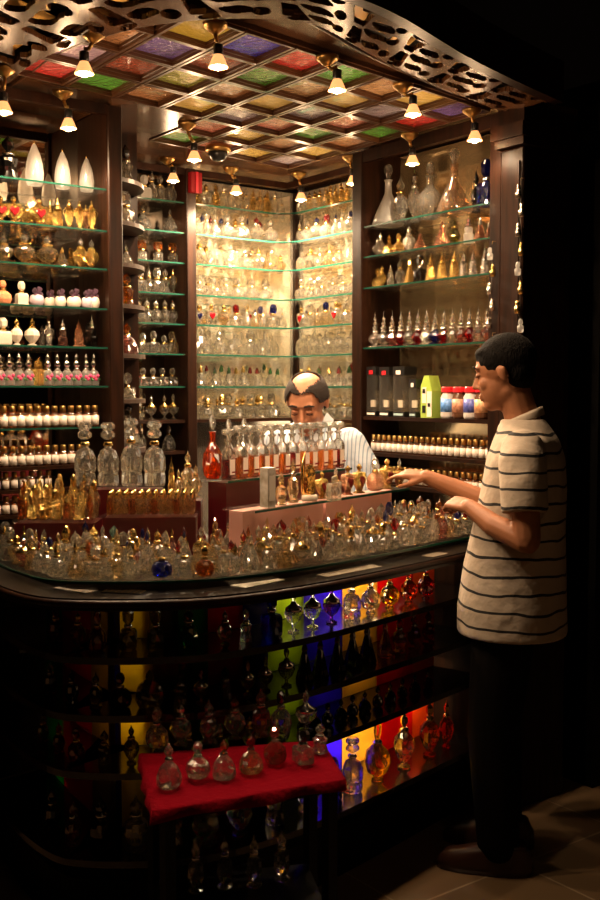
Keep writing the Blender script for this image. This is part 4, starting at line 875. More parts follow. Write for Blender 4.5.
# risers (all stand on the glass)
def riser(name, label, x0_, x1_, y0_, y1_, h, rot, mat, top='shelfglass'):
    cx, cy_ = (x0_ + x1_) / 2, (y0_ + y1_) / 2
    t_ = thing(name, label, 'display stand', (cx, cy_, TOP + EPS), rot); w_, d_ = (x1_ - x0_) / 2, (y1_ - y0_) / 2
    new('box', bx(-w_, w_, -d_, d_, 0, h - .009), mat, t_)
    new('top', bx(-w_ - .006, w_ + .006, -d_ - .006, d_ + .006, h - .008, h), top, t_)
    n = 6
    for i in range(n + 1):
        for j in range(n + 1):
            u, v = -w_ + 2 * w_ * i / n, -d_ + 2 * d_ * j / n
            FREE.append((cx + u * math.cos(rot) - v * math.sin(rot), cy_ + u * math.sin(rot) + v * math.cos(rot), max(w_, d_) / n * 1.1 + .004))
    return cx, cy_, w_, d_, TOP + EPS + h
def onriser(R, rot, u, v): return (R[0] + u * math.cos(rot) - v * math.sin(rot), R[1] + u * math.sin(rot) + v * math.cos(rot), R[4] + EPS)
# long glass stand carrying the heart bottles, parallel to the counter edge
A = onZ(255, 511, 1.20); Bp = onZ(409, 488, 1.20); A.z = Bp.z = 0
ang = math.atan2(Bp.y - A.y, Bp.x - A.x); dl = (Bp - A).normalized(); nl = Vector((-dl.y, dl.x, 0)); LT = (Bp - A).length
mid = (A + Bp) / 2 + nl * .065
R1 = (mid.x, mid.y)
t1 = thing('glass_display_stand', 'long glass stand over pink panels holding gold heart bottles', 'display stand', (mid.x, mid.y, TOP + EPS), ang)
new('pink_panel', bx(-LT / 2 + .02, -.01, .0, .055, 0, .151), 'pinkpanel', t1, label='pink panel under the glass'); new('pink_panel', bx(.01, LT / 2 - .02, .0, .055, 0, .151), 'pinkpanel', t1, label='pink panel under the glass')
new('glass_plate', bx(-LT / 2, LT / 2, -.065, .065, .152, .16), 'shelfglass', t1); new('green_edge', bx(-LT / 2, LT / 2, -.068, -.0652, .152, .16), 'shelfedge', t1)
for i in range(14):
    q = mid + dl * (-LT / 2 + LT * i / 13)
    FREE.append(((q + nl * .028).x, (q + nl * .028).y, .036))
def onT(px, v): # point on the stand's plate under photo column px
    best = min(range(201), key=lambda k: abs(pxl(A + dl * (LT * k / 200) + nl * v + Vector((0, 0, 1.20)))[0] - px)); q = A + dl * (LT * best / 200) + nl * v; return (q.x, q.y, TOP + EPS + .16 + EPS)
hearts = [(322, 28, 'heart_flacon', 'goldrelief', None, .8), (336, 30, 'ornate_urn', 'goldrelief', 'g_clear', .5), (348, 30, 'heart_flacon', 'copper', None, .8), (359.5, 30, 'heart_flacon', 'goldrelief', None, .85), (375, 33, 'round_flacon', 'copper', 'g_clear', .72), (387, 31, 'heart_flacon', 'goldrelief', None, .85), (399, 30, 'ornate_urn', 'goldrelief', 'g_clear', .52)]
for n, (px, h, k, g, e, wd) in enumerate(hearts):
    p = onT(px, .04); s = (Vector(p) - CAM).dot(FH) / F
    bottle(k, g, 'gold', p, h * s, desc(k, g, e) + ' on the pink-panelled stand, ' + ('touched by the customer' if n == 6 else '%s from his hand' % nth(7 - n)), 'gold bottles on the long glass stand', ang - PI if 0 else ang, e, wd=wd)
# on the near end of that stand: sprayer boxes, gold shell, glass block
p = onT(268, .03); t = thing('clear_carton', 'tall pale printed carton near the end of the long stand', 'box', p, ang); new('carton', bx(-.020, .020, -.016, .016, 0, .125), pbr('pale_card', (.40, .34, .25), .45, var=(.7, .66, .6), bscale=30), t); new('printed_label', bx(-.015, .015, -.0175, -.0165, .02, .10), 'paper', t)
bottle('slender_flacon', 'warm', 'gold', onT(281, .03), .11, 'slender golden sprayer bottle beside the tall carton', None, ang, None, wd=.9)
bottle('slender_flacon', 'warm', 'silver', onT(293, .045), .15, 'taller slender sprayer bottle with silver top by the shell', None, ang, None, wd=.7)
p = onT(309.5, .035); t = thing('gold_shell_bottle', 'gold bottle backed by a tall curved wing on a pale oval base', 'bottle', p, ang)
new('oval_base', lathe(bmesh.new(), [(.030, 0), (.032, .004), (.030, .018), (.026, .02)], 20, 1, .8), 'potw', t, smooth=True)
new('body', lathe(bmesh.new(), [(.019, .0205), (.020, .03), (.020, .105), (.012, .115), (.010, .12)], 4, rot=.3), 'goldrelief', t)
b = bmesh.new(); tube(b, [(-.020, .012, .0215), (-.026, .012, .06), (-.024, .012, .11), (-.012, .012, .158)], [.006, .007, .006, .002], 6); new('curved_wing', b, 'gold', t, smooth=True)
p = onT(334, -.035); t = thing('glass_block_bottle', 'square clear block bottle with a round spiral, in front of the gold row', 'bottle', p, ang)
new('block', bx(-.030, .030, -.012, .012, 0, .06, bev=.003), 'g_clear', t); b = bmesh.new(); tube(b, [((.008 + .0018 * k / 3) * math.cos(k * .5), -.0135, .03 + (.008 + .0018 * k / 3) * math.sin(k * .5)) for k in range(26)], .0012, 5); new('spiral', b, 'silver', t)
new('stopper', lathe(bmesh.new(), [(.006, .0605), (.010, .068), (.008, .08), (0, .084)], 8), 'g_clear', t)
# second, higher glass platform with labelled bottles behind
A2 = onZ(223, 481, 1.27); A2.z = 0; A2 = A2 + dl * .025; B2 = A2 + dl * .75
mid2 = (A2 + B2) / 2 + nl * .06
t2 = thing('glass_platform', 'higher glass platform behind, holding a row of labelled stoppered bottles', 'display stand', (mid2.x, mid2.y, TOP + EPS), ang)
new('dark_red_box', bx(-.36, .36, -.04, .04, 0, .219), pbr('dark_red_panel', (.055, .002, .004), .3), t2); new('glass_plate', bx(-.375, .375, -.06, .06, .22, .228), 'shelfglass', t2); new('green_edge', bx(-.375, .375, -.063, -.0602, .22, .228), 'shelfedge', t2)
for i in range(14):
    q = mid2 + dl * (-.375 + .75 * i / 13)
    for v in (-.03, .03): FREE.append(((q + nl * v).x, (q + nl * v).y, .05))
zt = TOP + EPS + .228 + EPS
lb = [('liquidred', 'sq', 1), ('liquid', None, 0), ('liquid', None, 0), ('liquid', None, 0), ('liquid', 'sq', 0), ('liquid', None, 0), ('liquidred', None, 0), ('liquid', None, 0), ('liquid', 'sq', 0), ('liquid', None, 0), ('liquid', None, 0)]
for n in range(12):
    q = A2 + dl * (.034 + .060 * n) + nl * .026
    bottle('label_bottle', lb[n % 11][0], 'gold', (q.x, q.y, zt), .18 if n else .17, 'clear stoppered bottle with red-striped label on the platform, %s from the ball-stoppered one' % nth(n + 1), 'labelled bottles on the platform', ang, lb[n % 11][1], wd=.68)
for n in range(3):
    q = A2 + dl * (.03 + .085 * n) + nl * .092
    if n == 0: bottle('ball_decanter', 'orange', 'gold', (q.x, q.y, zt), .215, 'tall orange-red decanter with large ball stopper behind the labelled bottles', None, ang, wd=.46, name='ball_decanter')
    else: bottle('ball_decanter', 'clear', 'gold', (q.x, q.y, zt), .20, 'clear ball-stoppered decanter behind the labelled bottles, %s' % ('beside the orange one' if n == 1 else 'second from the orange one'), None, ang, wd=.42, name='ball_decanter')
# red stand with massed gold vials
rot3 = math.radians(56)
q = onZ(152, 513, 1.17)
R3 = riser('red_display_box', 'dark red stepped stand crowded with gold capped vials', q.x - .145, q.x + .145, q.y - .055, q.y + .055, .13, rot3, pbr('dark_red_panel', (.055, .002, .004), .3))
for i in range(12):
    for j in range(4):
        P_ = onriser(R3, rot3, -.131 + .0238 * i, -.042 + .028 * j)
        bottle('gold_vial', 'warm' if (i + j) % 3 else 'amber', 'gold', P_, .075, 'gold capped vial massed on the red stand', 'gold vials on the red stand', rot3, None, wd=.85)
# cut crystal bottles on a riser behind
rot4 = math.radians(54); q = onZ(120, 486, 1.24)
R4 = riser('glass_riser', 'glass riser behind the gold vials carrying large cut crystal bottles', q.x - .142, q.x + .142, q.y - .045, q.y + .045, .20, rot4, pbr('dark_red_panel', (.055, .002, .004), .3))
for n, (u, v, h, k, wd) in enumerate([(-.119, .0, .225, 'cut_crystal_bottle', .54), (-.040, 0, .225, 'cut_crystal_bottle', .54), (.040, .0, .24, 'cut_crystal_bottle', .51), (.119, 0, .23, 'cut_crystal_bottle', .54)]):
    bottle(k, 'clear', 'gold', onriser(R4, rot4, u, v), h, 'large cut crystal bottle with faceted stopper, %s from the cabinet, on the riser' % nth(n + 1), 'large cut crystal bottles', rot4, None, wd=wd)
# gold urn group
rot5 = math.radians(54); q = onZ(185, 497, 1.205)
R5 = riser('glass_riser', 'small riser between the crystal bottles and the platform with golden urns', q.x - .058, q.x + .058, q.y - .045, q.y + .045, .165, rot5, pbr('dark_red_panel', (.055, .002, .004), .3))
for n, (u, v, h, k, g, wd) in enumerate([(-.044, -.015, .14, 'fluted_tower', 'goldrelief', .6), (.008, .022, .16, 'ornate_urn', 'warm', .45), (-.018, -.034, .10, 'ornate_urn', 'warm', .42), (.040, -.030, .115, 'ornate_urn', 'warm', .45)]):
    bottle(k, g, 'gold', onriser(R5, rot5, u, v), h, ['gold fluted tower beside the golden urns', 'tallest golden urn with round stopper on the small riser', 'smallest golden urn in front of the tall one', 'golden urn at the platform end of the small riser'][n], 'golden urns', rot5, 'g_warm' if k == 'ornate_urn' else None, wd=wd)
# gold group next to the cabinet
rot6 = math.radians(54); q = onZ(59, 518, 1.15)
R6 = riser('glass_riser', 'low riser beside the vial rows crowded with gold bottles', q.x - .13, q.x + .13, q.y - .07, q.y + .07, .11, rot6, pbr('dark_red_panel', (.055, .002, .004), .3))
kk = ['fluted_tower', 'slim_vase', 'ornate_urn', 'slender_flacon', 'gold_vial', 'square_flacon']
n = 0
for j in range(4):
    for i in range(7):
        n += 1; k = rt.choice(kk); h = rt.uniform(.085, .12) + .012 * j; wd = min(1.2, .0155 / (radius(k, 'goldrelief', 'gold', None) * h))
        bottle(k, rt.choice(['goldrelief', 'goldrelief', 'warm', 'amber']), 'gold', onriser(R6, rot6, -.112 + .0373 * i, -.054 + .036 * j), h, 'gold bottle on the low riser, %s row, %s from the cabinet side' % (nth(j + 1), nth(i + 1)), 'gold bottles on the low riser', rot6, None, wd=wd)
# crystal bells in front of the platform end
for n, (px, py, h, k, g, wd) in enumerate([(200, 540, .15, 'tall_pyramid_flacon', 'clear', 1.1), (216, 535, .17, 'tall_pyramid_flacon', 'clear', 1.1), (233, 532, .14, 'tall_pyramid_flacon', 'clear', 1.1), (176, 543, .12, 'ornate_urn', 'goldrelief', .6), (246, 530, .09, 'pear_flacon', 'goldrelief', .8), (258, 530, .09, 'pear_flacon', 'goldrelief', .8)]):
    p = onZ(px, py, TOP); r = .035
    if clear_at(p.x, p.y, .02):
        rr_ = radius(k, g, 'gold', None) * h * wd; FREE.append((p.x, p.y, rr_))
        bottle(k, g, 'gold', (p.x, p.y, TOP + EPS), h, desc(k, g, None) + ' among crystal bells, %s from the red stand' % nth(n + 1), 'crystal bells', 0, 'g_clear' if g == 'clear' else None, wd=wd)
special = [(162, 577, .085, 'round_flacon', 'blue', 'g_clear', .9, 'blue footed round flacon at the front glass edge'), (178, 577, .08, 'crown_flacon', 'amber', 'g_amber', .8, 'amber gold crown flacon at the front glass edge'), (141, 577, .075, 'dome_flacon', 'warm', None, .9, 'pale gold domed flacon beside the blue one'),
           (94, 560, .11, 'slender_flacon', 'goldrelief', None, 1.3, 'gold figure-like bottle standing among clear flacons'), (64, 560, .10, 'ornate_urn', 'goldrelief', None, .6, 'gold urn bottle among clear flacons by the riser')]
for (px, py, h, k, g, e, wd, lb_) in special:
    p = onZ(px, py, TOP); rr_ = radius(k, g, 'gold', e) * h * wd
    if clear_at(p.x, p.y, rr_): FREE.append((p.x, p.y, rr_)); bottle(k, g, 'gold', (p.x, p.y, TOP + EPS), h, lb_, None, .3, e, wd=wd)
# massed clear flacons, row after row from the front edge
rowname = ['front', 'second', 'third', 'fourth', 'fifth', 'sixth', 'seventh', 'eighth']
cnt = 0
for ri, off in enumerate((.045, .10, .155, .21, .265, .32, .375)):
    PP, LL = resample(offset(OUT, off, int(off * 60)), 600); s = .02 + rt.uniform(0, .03); n = 0
    while s < LL - .02:
        p = PP[min(599, int(s / LL * 599))]; px = pxl((p.x, p.y, TOP))[0]
        if px < -20: s += .03; continue
        k = rt.choice(mix); right = px > 245
        g = rt.choice(['clear'] * 12 + ['warm'] * 4 + ['rose'] + (['aqua', 'amber'] if rt.random() < .3 else []))
        e = rt.choice([None] * 12 + ['g_blue', 'g_amber', 'g_redg', 'gold', 'gold', 'gold'])
        h = rt.uniform(.08, .105) if ri < 2 else rt.uniform(.09, .125)
        if right: h = rt.uniform(.085, .12) if ri < 1 else rt.uniform(.10, .132)
        wd = .85; r = radius(k, g, 'gold', e) * h * wd
        if r > .028: wd *= .028 / r; r = .028
        inside = p.x > 1.20 or p.y < -1.20
        if inside and clear_at(p.x, p.y, r) and p.y < -.24 and p.x > .84:
            n += 1; cnt += 1; FREE.append((p.x, p.y, r))
            bottle(k, g, 'gold', (p.x, p.y, TOP + EPS), h, '%s on the glass counter, %s row, %s from the cabinet end' % (desc(k, g, e), rowname[ri], nth(n)), 'flacons massed on the glass counter', rt.uniform(0, 6.28), e, wd=wd)
            s += 2 * r + .004
        else: s += .008
print('bottles', NB, 'massed', cnt)

# ================================================================== RED TRAY TABLE
t = thing('small_table', 'small dark table covered with a red cloth in front of the counter', 'table', (2.086, -1.652, 0), 0)
cn = [onZ(143, 753, .60), onZ(156, 809, .60), onZ(342, 778, .60), onZ(319, 740, .60)]
cx = sum((c.x for c in cn)) / 4; cyy = sum((c.y for c in cn)) / 4; t.location = (cx, cyy, 0)
loc_ = [Vector((c.x - cx, c.y - cyy, 0)) for c in cn]
def lerpq(u, v): return loc_[0].lerp(loc_[3], u).lerp(loc_[1].lerp(loc_[2], u), v)
b = bmesh.new(); prism(b, [tuple(v.xy * .98) for v in loc_], .565, .592); new('tabletop', b, 'black', t)
b = bmesh.new(); N = 24; g = {}
for i in range(N + 1):
    for j in range(N + 1):
        q = lerpq(-.02 + 1.04 * i / N, -.02 + 1.04 * j / N); dz = .0022 * noise.noise(q * 14) ; edge = (i in (0, N) or j in (0, N))
        z = .5965 + dz
        g[i, j] = b.verts.new((q.x, q.y, z))
for i in range(N):
    for j in range(N): b.faces.new((g[i, j], g[i, j + 1], g[i + 1, j + 1], g[i + 1, j]))
ring = [(i, 0) for i in range(N)] + [(N, j) for j in range(N)] + [(N - i, N) for i in range(N)] + [(0, N - j) for j in range(N)]
dn = []
for n, (i, j) in enumerate(ring):
    v = g[i, j].co; o_ = v.xy.normalized() * (.006 + .004 * math.sin(n * .9)); dn.append(b.verts.new((v.x + o_.x, v.y + o_.y, .572 + .004 * math.sin(n * .5))))
for n in range(len(ring)): b.faces.new((g[ring[n]], g[ring[(n + 1) % len(ring)]], dn[(n + 1) % len(ring)], dn[n]))
bmesh.ops.recalc_face_normals(b, faces=b.faces)
cl = new('tablecloth', b, 'redcloth', None, (cx, cyy, 0), True); tag(cl, 'red cloth spread over the small table in front of the counter', 'tablecloth')
for k in range(4):
    v = loc_[k] * .88; new('leg', bx(v.x - .014, v.x + .014, v.y - .014, v.y + .014, 0, .564), 'black', t)
q = [tuple(v.xy * .84) for v in loc_]; new('lower_shelf', prism(bmesh.new(), q, .25, .265), 'black', t)
tray = [(157, 747, 42, 'round_flacon', 'clear', None), (181, 744, 44, 'ornate_urn', 'clear', None), (209, 742, 46, 'slender_flacon', 'clear', None), (235, 738, 44, 'ornate_urn', 'clear', 'g_amber'), (261, 735, 50, 'slender_flacon', 'rose', None), (281, 732, 44, 'round_flacon', 'clear', 'g_dark'), (306, 730, 42, 'goblet_flacon', 'clear', None),
        (169, 786, 46, 'dome_flacon', 'clear', None), (198, 777, 38, 'round_flacon', 'clear', None), (224, 777, 40, 'dome_flacon', 'clear', 'g_amber'), (251, 771, 38, 'dome_flacon', 'warm', 'g_redg'), (275, 762, 38, 'round_flacon', 'rose', None), (303, 762, 34, 'square_flacon', 'clear', 'g_dark'), (320, 752, 30, 'fluted_flacon', 'clear', None)]
ad = ['tall figure-shaped', 'red-tinged', 'slim pale', 'amber-stoppered', 'pink pointed', 'dark-stoppered', 'footed']
for n, (px, py, h, k, g_, e) in enumerate(tray):
    p = onZ(px, py, .602); s = (p - CAM).dot(FH) / F; hh = h * s; wd = min(1.05, .0315 / (radius(k, g_, 'gold', e) * hh))
    row = 'back row' if n < 7 else 'front row'; kx = n + 1 if n < 7 else n - 6
    bottle(k, g_, 'silver', (p.x, p.y, .6005), hh, '%s on the red cloth, %s, %s from the counter nose' % (desc(k, g_, e), row, nth(kx)), 'bottles on the red cloth', .4 + n, e, wd=wd)
for n, (u, v) in enumerate([(.2, .3), (.4, .3), (.6, .35), (.8, .3)]):
    q = lerpq(u, v) * .8
    bottle('slender_flacon', 'clear', 'silver', (cx + q.x, cyy + q.y, .2656), .14, 'clear slender flacon under the red table on its shelf, %s along' % nth(n + 1), 'flacons under the red table', 0, None, wd=.8)

# ================================================================== PEOPLE
def blob_tube(b, pts, rad, seg=12, flat=None):
    P = [Vector(p) for p in pts]; n = len(P)
    # rounded ends
    d0 = (P[0] - P[1]).normalized(); d1 = (P[-1] - P[-2]).normalized()
    P2 = [P[0] + d0 * rad[0] * .9, P[0] + d0 * rad[0] * .6] + P + [P[-1] + d1 * rad[-1] * .6, P[-1] + d1 * rad[-1] * .9]
    R2 = [rad[0] * .35, rad[0] * .8] + list(rad) + [rad[-1] * .8, rad[-1] * .35]
    tube(b, P2, R2, seg)
def ell(b, c, rx, ry, rz, seg=20, n=14, mat=None):
    r0 = len(b.verts); ball(b, (0, 0, 0), 1, seg, n); b.verts.ensure_lookup_table(); vs = b.verts[r0:]
    for v in vs:
        co = Vector((v.co.x * rx, v.co.y * ry, v.co.z * rz))
        if mat: co = mat @ co
        v.co = co + Vector(c)
def loft(b, secs, seg=32, ex=2.3):
    rings = []
    for (cx_, cy_, z, a, bb) in secs:
        ring = []
        for k in range(seg):
            t_ = 2 * PI * k / seg; c_, s_ = math.cos(t_), math.sin(t_)
            ring.append(b.verts.new((cx_ + a * abs(c_) ** (2 / ex) * (1 if c_ >= 0 else -1), cy_ + bb * abs(s_) ** (2 / ex) * (1 if s_ >= 0 else -1), z)))
        rings.append(ring)
    for a, d in zip(rings, rings[1:]):
        for k in range(seg): b.faces.new((a[k], a[(k + 1) % seg], d[(k + 1) % seg], d[k]))
    b.faces.new(rings[0][::-1]); b.faces.new(rings[-1])
def remesh(o, vox, sm=4, f=.5):
    m = o.modifiers.new('join', 'REMESH'); m.mode = 'VOXEL'; m.voxel_size = vox; m.use_smooth_shade = True
    m2 = o.modifiers.new('soft', 'SMOOTH'); m2.factor = f; m2.iterations = sm
def hmat(c, yaw=0, pitch=0, roll=0):
    return Matrix.Translation(c) @ Matrix.Rotation(yaw, 4, 'Z') @ Matrix.Rotation(pitch, 4, 'Y') @ Matrix.Rotation(roll, 4, 'X')
def head_geo(b, Mh, k=1.0):
    """head in its own frame: +x is the face, z up, origin at the centre of the skull"""
    n0 = len(b.verts)
    ell(b, (-.012, 0, .028), .096, .076, .088); ell(b, (.020, 0, -.035), .066, .060, .085)            # skull, face
    ell(b, (.055, 0, -.092), .026, .030, .024); ell(b, (.0, 0, -.062), .062, .058, .050)            # chin, jaw
    ell(b, (.072, 0, .030), .014, .052, .014)                                                        # brow
    for s in (-1, 1):
        ell(b, (.056, s * .034, -.024), .022, .020, .024)                                            # cheek
        ell(b, (.076, s * .030, .006), .010, .016, .008)                                             # eyelid
        ell(b, (-.010, s * .078, -.004), .015, .007, .027, mat=Matrix.Rotation(.25, 3, 'Y')); ell(b, (-.016, s * .084, .006), .011, .004, .015)   # ear
    blob_tube(b, [(.080, 0, .012), (.090, 0, -.010), (.098, 0, -.026)], [.008, .010, .0115], 10)      # nose
    for s in (-1, 1): ell(b, (.088, s * .011, -.031), .009, .007, .006)
    ell(b, (.083, 0, -.060), .010, .022, .006); ell(b, (.081, 0, -.070), .010, .019, .007)            # lips
    b.verts.ensure_lookup_table()
    for v in b.verts[n0:]: v.co = Mh @ (v.co * k)
def hand(b, Mh, curl=(.5, .5, .55, .6), spread=.0, side=1, thumb=.6, k=1.0):
    """palm with five fingers; frame: +x fingers, +z back of the hand, thumb on side*y"""
    n0 = len(b.verts)
    for (y, r) in ((.024, .013), (.008, .0145), (-.009, .0145), (-.024, .0125)):
        blob_tube(b, [(0, side * y * .7, 0), (.045, side * y * .95, .002), (.085, side * y, 0)], [r * 1.15, r * 1.05, r * .95], 10)
    for fi, (y, L_, r) in enumerate(((.026, .072, .0085), (.009, .080, .0088), (-.009, .074, .0085), (-.025, .058, .0075))):
        p = Vector((.085, side * y, 0)); a = curl[fi] * .5; pts = [p.copy()]; rr = [r * 1.1]
        for q, seg in enumerate((.45, .30, .25)):
            p = p + Vector((math.cos(a), side * y * spread, -math.sin(a))) * L_ * seg; pts.append(p.copy()); rr.append(r * (1 - .07 * (q + 1))); a += curl[fi]
        blob_tube(b, pts, rr, 10)
    blob_tube(b, [(.020, side * .026, -.004), (.050, side * (.048), -.018 * thumb), (.078, side * .050, -.034 * thumb), (.098, side * .042, -.048 * thumb)], [.013, .0115, .0095, .008], 10)
    b.verts.ensure_lookup_table()
    for v in b.verts[n0:]: v.co = Mh @ (v.co * k)
def frame_to(p, d, up, k=1.0):
    d = Vector(d).normalized(); up = Vector(up); y = up.cross(d).normalized(); z = d.cross(y)
    return Matrix.Translation(Vector(p)) @ Matrix((d, y, z)).transposed().to_4x4()
skin1 = pbr('customer_skin', (.30, .12, .055), .55, bump=.08, bscale=60, spec=.3); skin2 = pbr('seller_skin', (.50, .22, .12), .5, bump=.08, bscale=60, spec=.3)
hairm = pbr('black_hair', (.003, .002, .0015), .8, spec=.08, bump=.8, bscale=220, stretch=(1, 1, .25)); hair2 = pbr('thin_dark_hair', (.018, .009, .005), .8, bump=.8, bscale=220)
def shirt_mat(name, base, dark, period, width, axis=2, wob=.0, two=None):
    m, n, o = nt(name); p = n.nodes.new('ShaderNodeBsdfPrincipled'); n.links.new(p.outputs[0], o.inputs[0]); p.inputs['Roughness'].default_value = .85
    tc = n.nodes.new('ShaderNodeTexCoord'); sp = n.nodes.new('ShaderNodeSeparateXYZ'); n.links.new(tc.outputs['Object'], sp.inputs[0])
    nz = n.nodes.new('ShaderNodeTexNoise'); nz.inputs['Scale'].default_value = 5; n.links.new(tc.outputs['Object'], nz.inputs['Vector'])
    ma = n.nodes.new('ShaderNodeMath'); ma.operation = 'MULTIPLY_ADD'; n.links.new(nz.outputs['Fac'], ma.inputs[0]); ma.inputs[1].default_value = wob; n.links.new(sp.outputs[axis], ma.inputs[2])
    md = n.nodes.new('ShaderNodeMath'); md.operation = 'PINGPONG'; n.links.new(ma.outputs[0], md.inputs[0]); md.inputs[1].default_value = period / 2
    cr = n.nodes.new('ShaderNodeMath'); cr.operation = 'LESS_THAN'; n.links.new(md.outputs[0], cr.inputs[0]); cr.inputs[1].default_value = width / 2
    mx = n.nodes.new('ShaderNodeMix'); mx.data_type = 'RGBA'; n.links.new(cr.outputs[0], mx.inputs[0]); mx.inputs[6].default_value = (*base, 1); mx.inputs[7].default_value = (*dark, 1)
    n.links.new(mx.outputs[2], p.inputs['Base Color'])
    n2 = n.nodes.new('ShaderNodeTexNoise'); n2.inputs['Scale'].default_value = 14; n2.inputs['Detail'].default_value = 3; n.links.new(tc.outputs['Object'], n2.inputs['Vector'])
    bp = n.nodes.new('ShaderNodeBump'); bp.inputs['Strength'].default_value = .5; bp.inputs['Distance'].default_value = .02; n.links.new(n2.outputs['Fac'], bp.inputs['Height']); n.links.new(bp.outputs[0], p.inputs['Normal'])
    return m
# --- customer, in profile, both arms forward over the counter end
dface = (-RV * math.cos(math.radians(14)) + FH * math.sin(math.radians(14)))
cust = thing('person', 'man in a cream striped polo shirt reaching for a gold bottle', 'person', (1.951, -.495, 0), math.atan2(dface.y, dface.x))
HM = hmat((.036, 0, 1.625), -.12, .20)
b = bmesh.new(); head_geo(b, HM)
blob_tube(b, [(-.035, 0, 1.44), (-.02, 0, 1.50), (.005, 0, 1.57)], [.062, .056, .056], 14)
loft(b, [(-.03, 0, 1.40, .08, .15), (-.02, 0, 1.30, .10, .16), (-.01, 0, 1.10, .10, .145), (0, 0, .95, .11, .15), (0, 0, .86, .10, .14)])
for s in (-1, 1):
    blob_tube(b, [(.02, s * .075, .82), (.05, s * .085, .45), (.03, s * .10, .10)], [.075, .055, .040], 12)
    blob_tube(b, [(.0, s * .10, .05), (.10, s * .105, .035)], [.034, .030], 10)
# near arm (his left)
blob_tube(b, [(-.03, .17, 1.37), (-.045, .235, 1.25), (-.055, .25, 1.115)], [.042, .046, .042], 12)
blob_tube(b, [(-.055, .25, 1.11), (.05, .18, 1.145), (.135, .10, 1.195)], [.042, .037, .026], 12)
hand(b, frame_to((.130, .105, 1.193), (.75, -.55, .10), (.1, .5, 1)), (1.25, 1.3, 1.35, 1.4), 0, -1, .9, .95)
# far arm (his right) reaching to the bottle
blob_tube(b, [(-.03, -.17, 1.37), (.02, -.24, 1.28), (.095, -.285, 1.165)], [.042, .046, .042], 12)
blob_tube(b, [(.095, -.285, 1.165), (.21, -.30, 1.21), (.325, -.300, 1.255)], [.042, .037, .026], 12)
hand(b, frame_to((.32, -.300, 1.255), (.98, -.05, .10), (-.1, .35, 1)), (.30, .5, .8, .9), .15, 1, .75, .95)
bod = new('body', b, skin1, cust); remesh(bod, .0045, 3)
# shirt
b = bmesh.new()
loft(b, [(-.002, 0, .775, .180, .208), (0, 0, .86, .178, .205), (-.008, 0, 1.0, .166, .186), (-.020, 0, 1.12, .150, .186), (-.035, 0, 1.25, .138, .192), (-.040, 0, 1.35, .126, .196), (-.040, 0, 1.41, .105, .175), (-.034, 0, 1.455, .080, .115), (-.028, 0, 1.475, .070, .085)], 40, 2.2)
tube(b, [(-.035, .10, 1.41), (-.035, .150, 1.395), (-.036, .195, 1.345), (-.042, .225, 1.27), (-.047, .240, 1.195)], [.03, .066, .075, .073, .072], 20)
tube(b, [(-.035, -.10, 1.41), (-.035, -.150, 1.395), (-.015, -.20, 1.345), (.015, -.235, 1.27), (.045, -.258, 1.215)], [.03, .066, .075, .073, .072], 20)
sh = new('polo_shirt', b, shirt_mat('striped_polo', (.40, .325, .25), (.006, .005, .005), .056, .0085, 2, .05), cust, label='cream polo shirt with thin black stripes'); remesh(sh, .007, 5)
b = bmesh.new()
cr = []
for k in range(25):
    a = 2 * PI * k / 24 - PI; cr.append((-.022 + .068 * math.cos(a), .072 * math.sin(a), 1.482 - .030 * math.cos(a) * 1))
n_ = len(cr) - 1; lo_ = [b.verts.new(Vector(p) + Vector((.012 * math.cos(2 * PI * k / 24 - PI), .014 * math.sin(2 * PI * k / 24 - PI), -.022))) for k, p in enumerate(cr[:-1])]
md_ = [b.verts.new(Vector(p) + Vector((0, 0, .018))) for p in cr[:-1]]; in_ = [b.verts.new((p[0] * .93, p[1] * .93, p[2] - .01)) for p in cr[:-1]]
for k in range(24):
    j = (k + 1) % 24; b.faces.new((lo_[k], lo_[j], md_[j], md_[k])); b.faces.new((md_[k], md_[j], in_[j], in_[k]))
co_ = new('collar', b, pbr('cream_knit', (.42, .34, .26), .9), cust, smooth=True); sm = co_.modifiers.new('s', 'SOLIDIFY'); sm.thickness = .004; co_.modifiers.new('u', 'SUBSURF').render_levels = 1
# trousers and shoes
b = bmesh.new()
loft(b, [(0, 0, .80, .13, .16), (0, 0, .95, .13, .16), (0, 0, 1.0, .12, .15)])
for s in (-1, 1): blob_tube(b, [(.02, s * .075, .80), (.05, s * .085, .45), (.03, s * .10, .09)], [.105, .085, .070], 16)
tr = new('trousers', b, pbr('black_trousers', (.006, .0045, .004), .9, spec=.05), cust); remesh(tr, .009, 4)
for s in (-1, 1):
    b = bmesh.new(); loft(b, [(.075, s * .105, .0, .155, .048), (.075, s * .105, .025, .158, .050), (.06, s * .105, .06, .140, .044), (.01, s * .105, .085, .075, .040), (-.01, s * .105, .10, .05, .038)], 24, 2.4)
    new('shoe', b, pbr('brown_leather', (.035, .012, .006), .35), cust, smooth=True)
# hair
b = bmesh.new()
ell(b, (-.020, 0, .040), .100, .082, .090); ell(b, (-.050, 0, -.002), .056, .073, .070)
ell(b, (.030, 0, .075), .050, .058, .028)
b.verts.ensure_lookup_table()
for v in b.verts: v.co = HM @ v.co
hr = new('hair', b, hairm, cust); remesh(hr, .005, 2)
b = bmesh.new()
for s in (-1, 1): tube(b, [HM @ Vector((.076, s * .050, .030)), HM @ Vector((.085, s * .032, .038)), HM @ Vector((.086, s * .014, .034))], [.002, .0035, .003], 6)
new('eyebrows', b, hairm, cust, smooth=True)
for s in (-1, 1): new('eye', lathe(bmesh.new(), [(0, -.003), (.004, -.002), (.005, 0), (.004, .002), (0, .003)], 8, c=HM @ Vector((.0835, s * .030, .003))), 'plastic', cust, smooth=True)

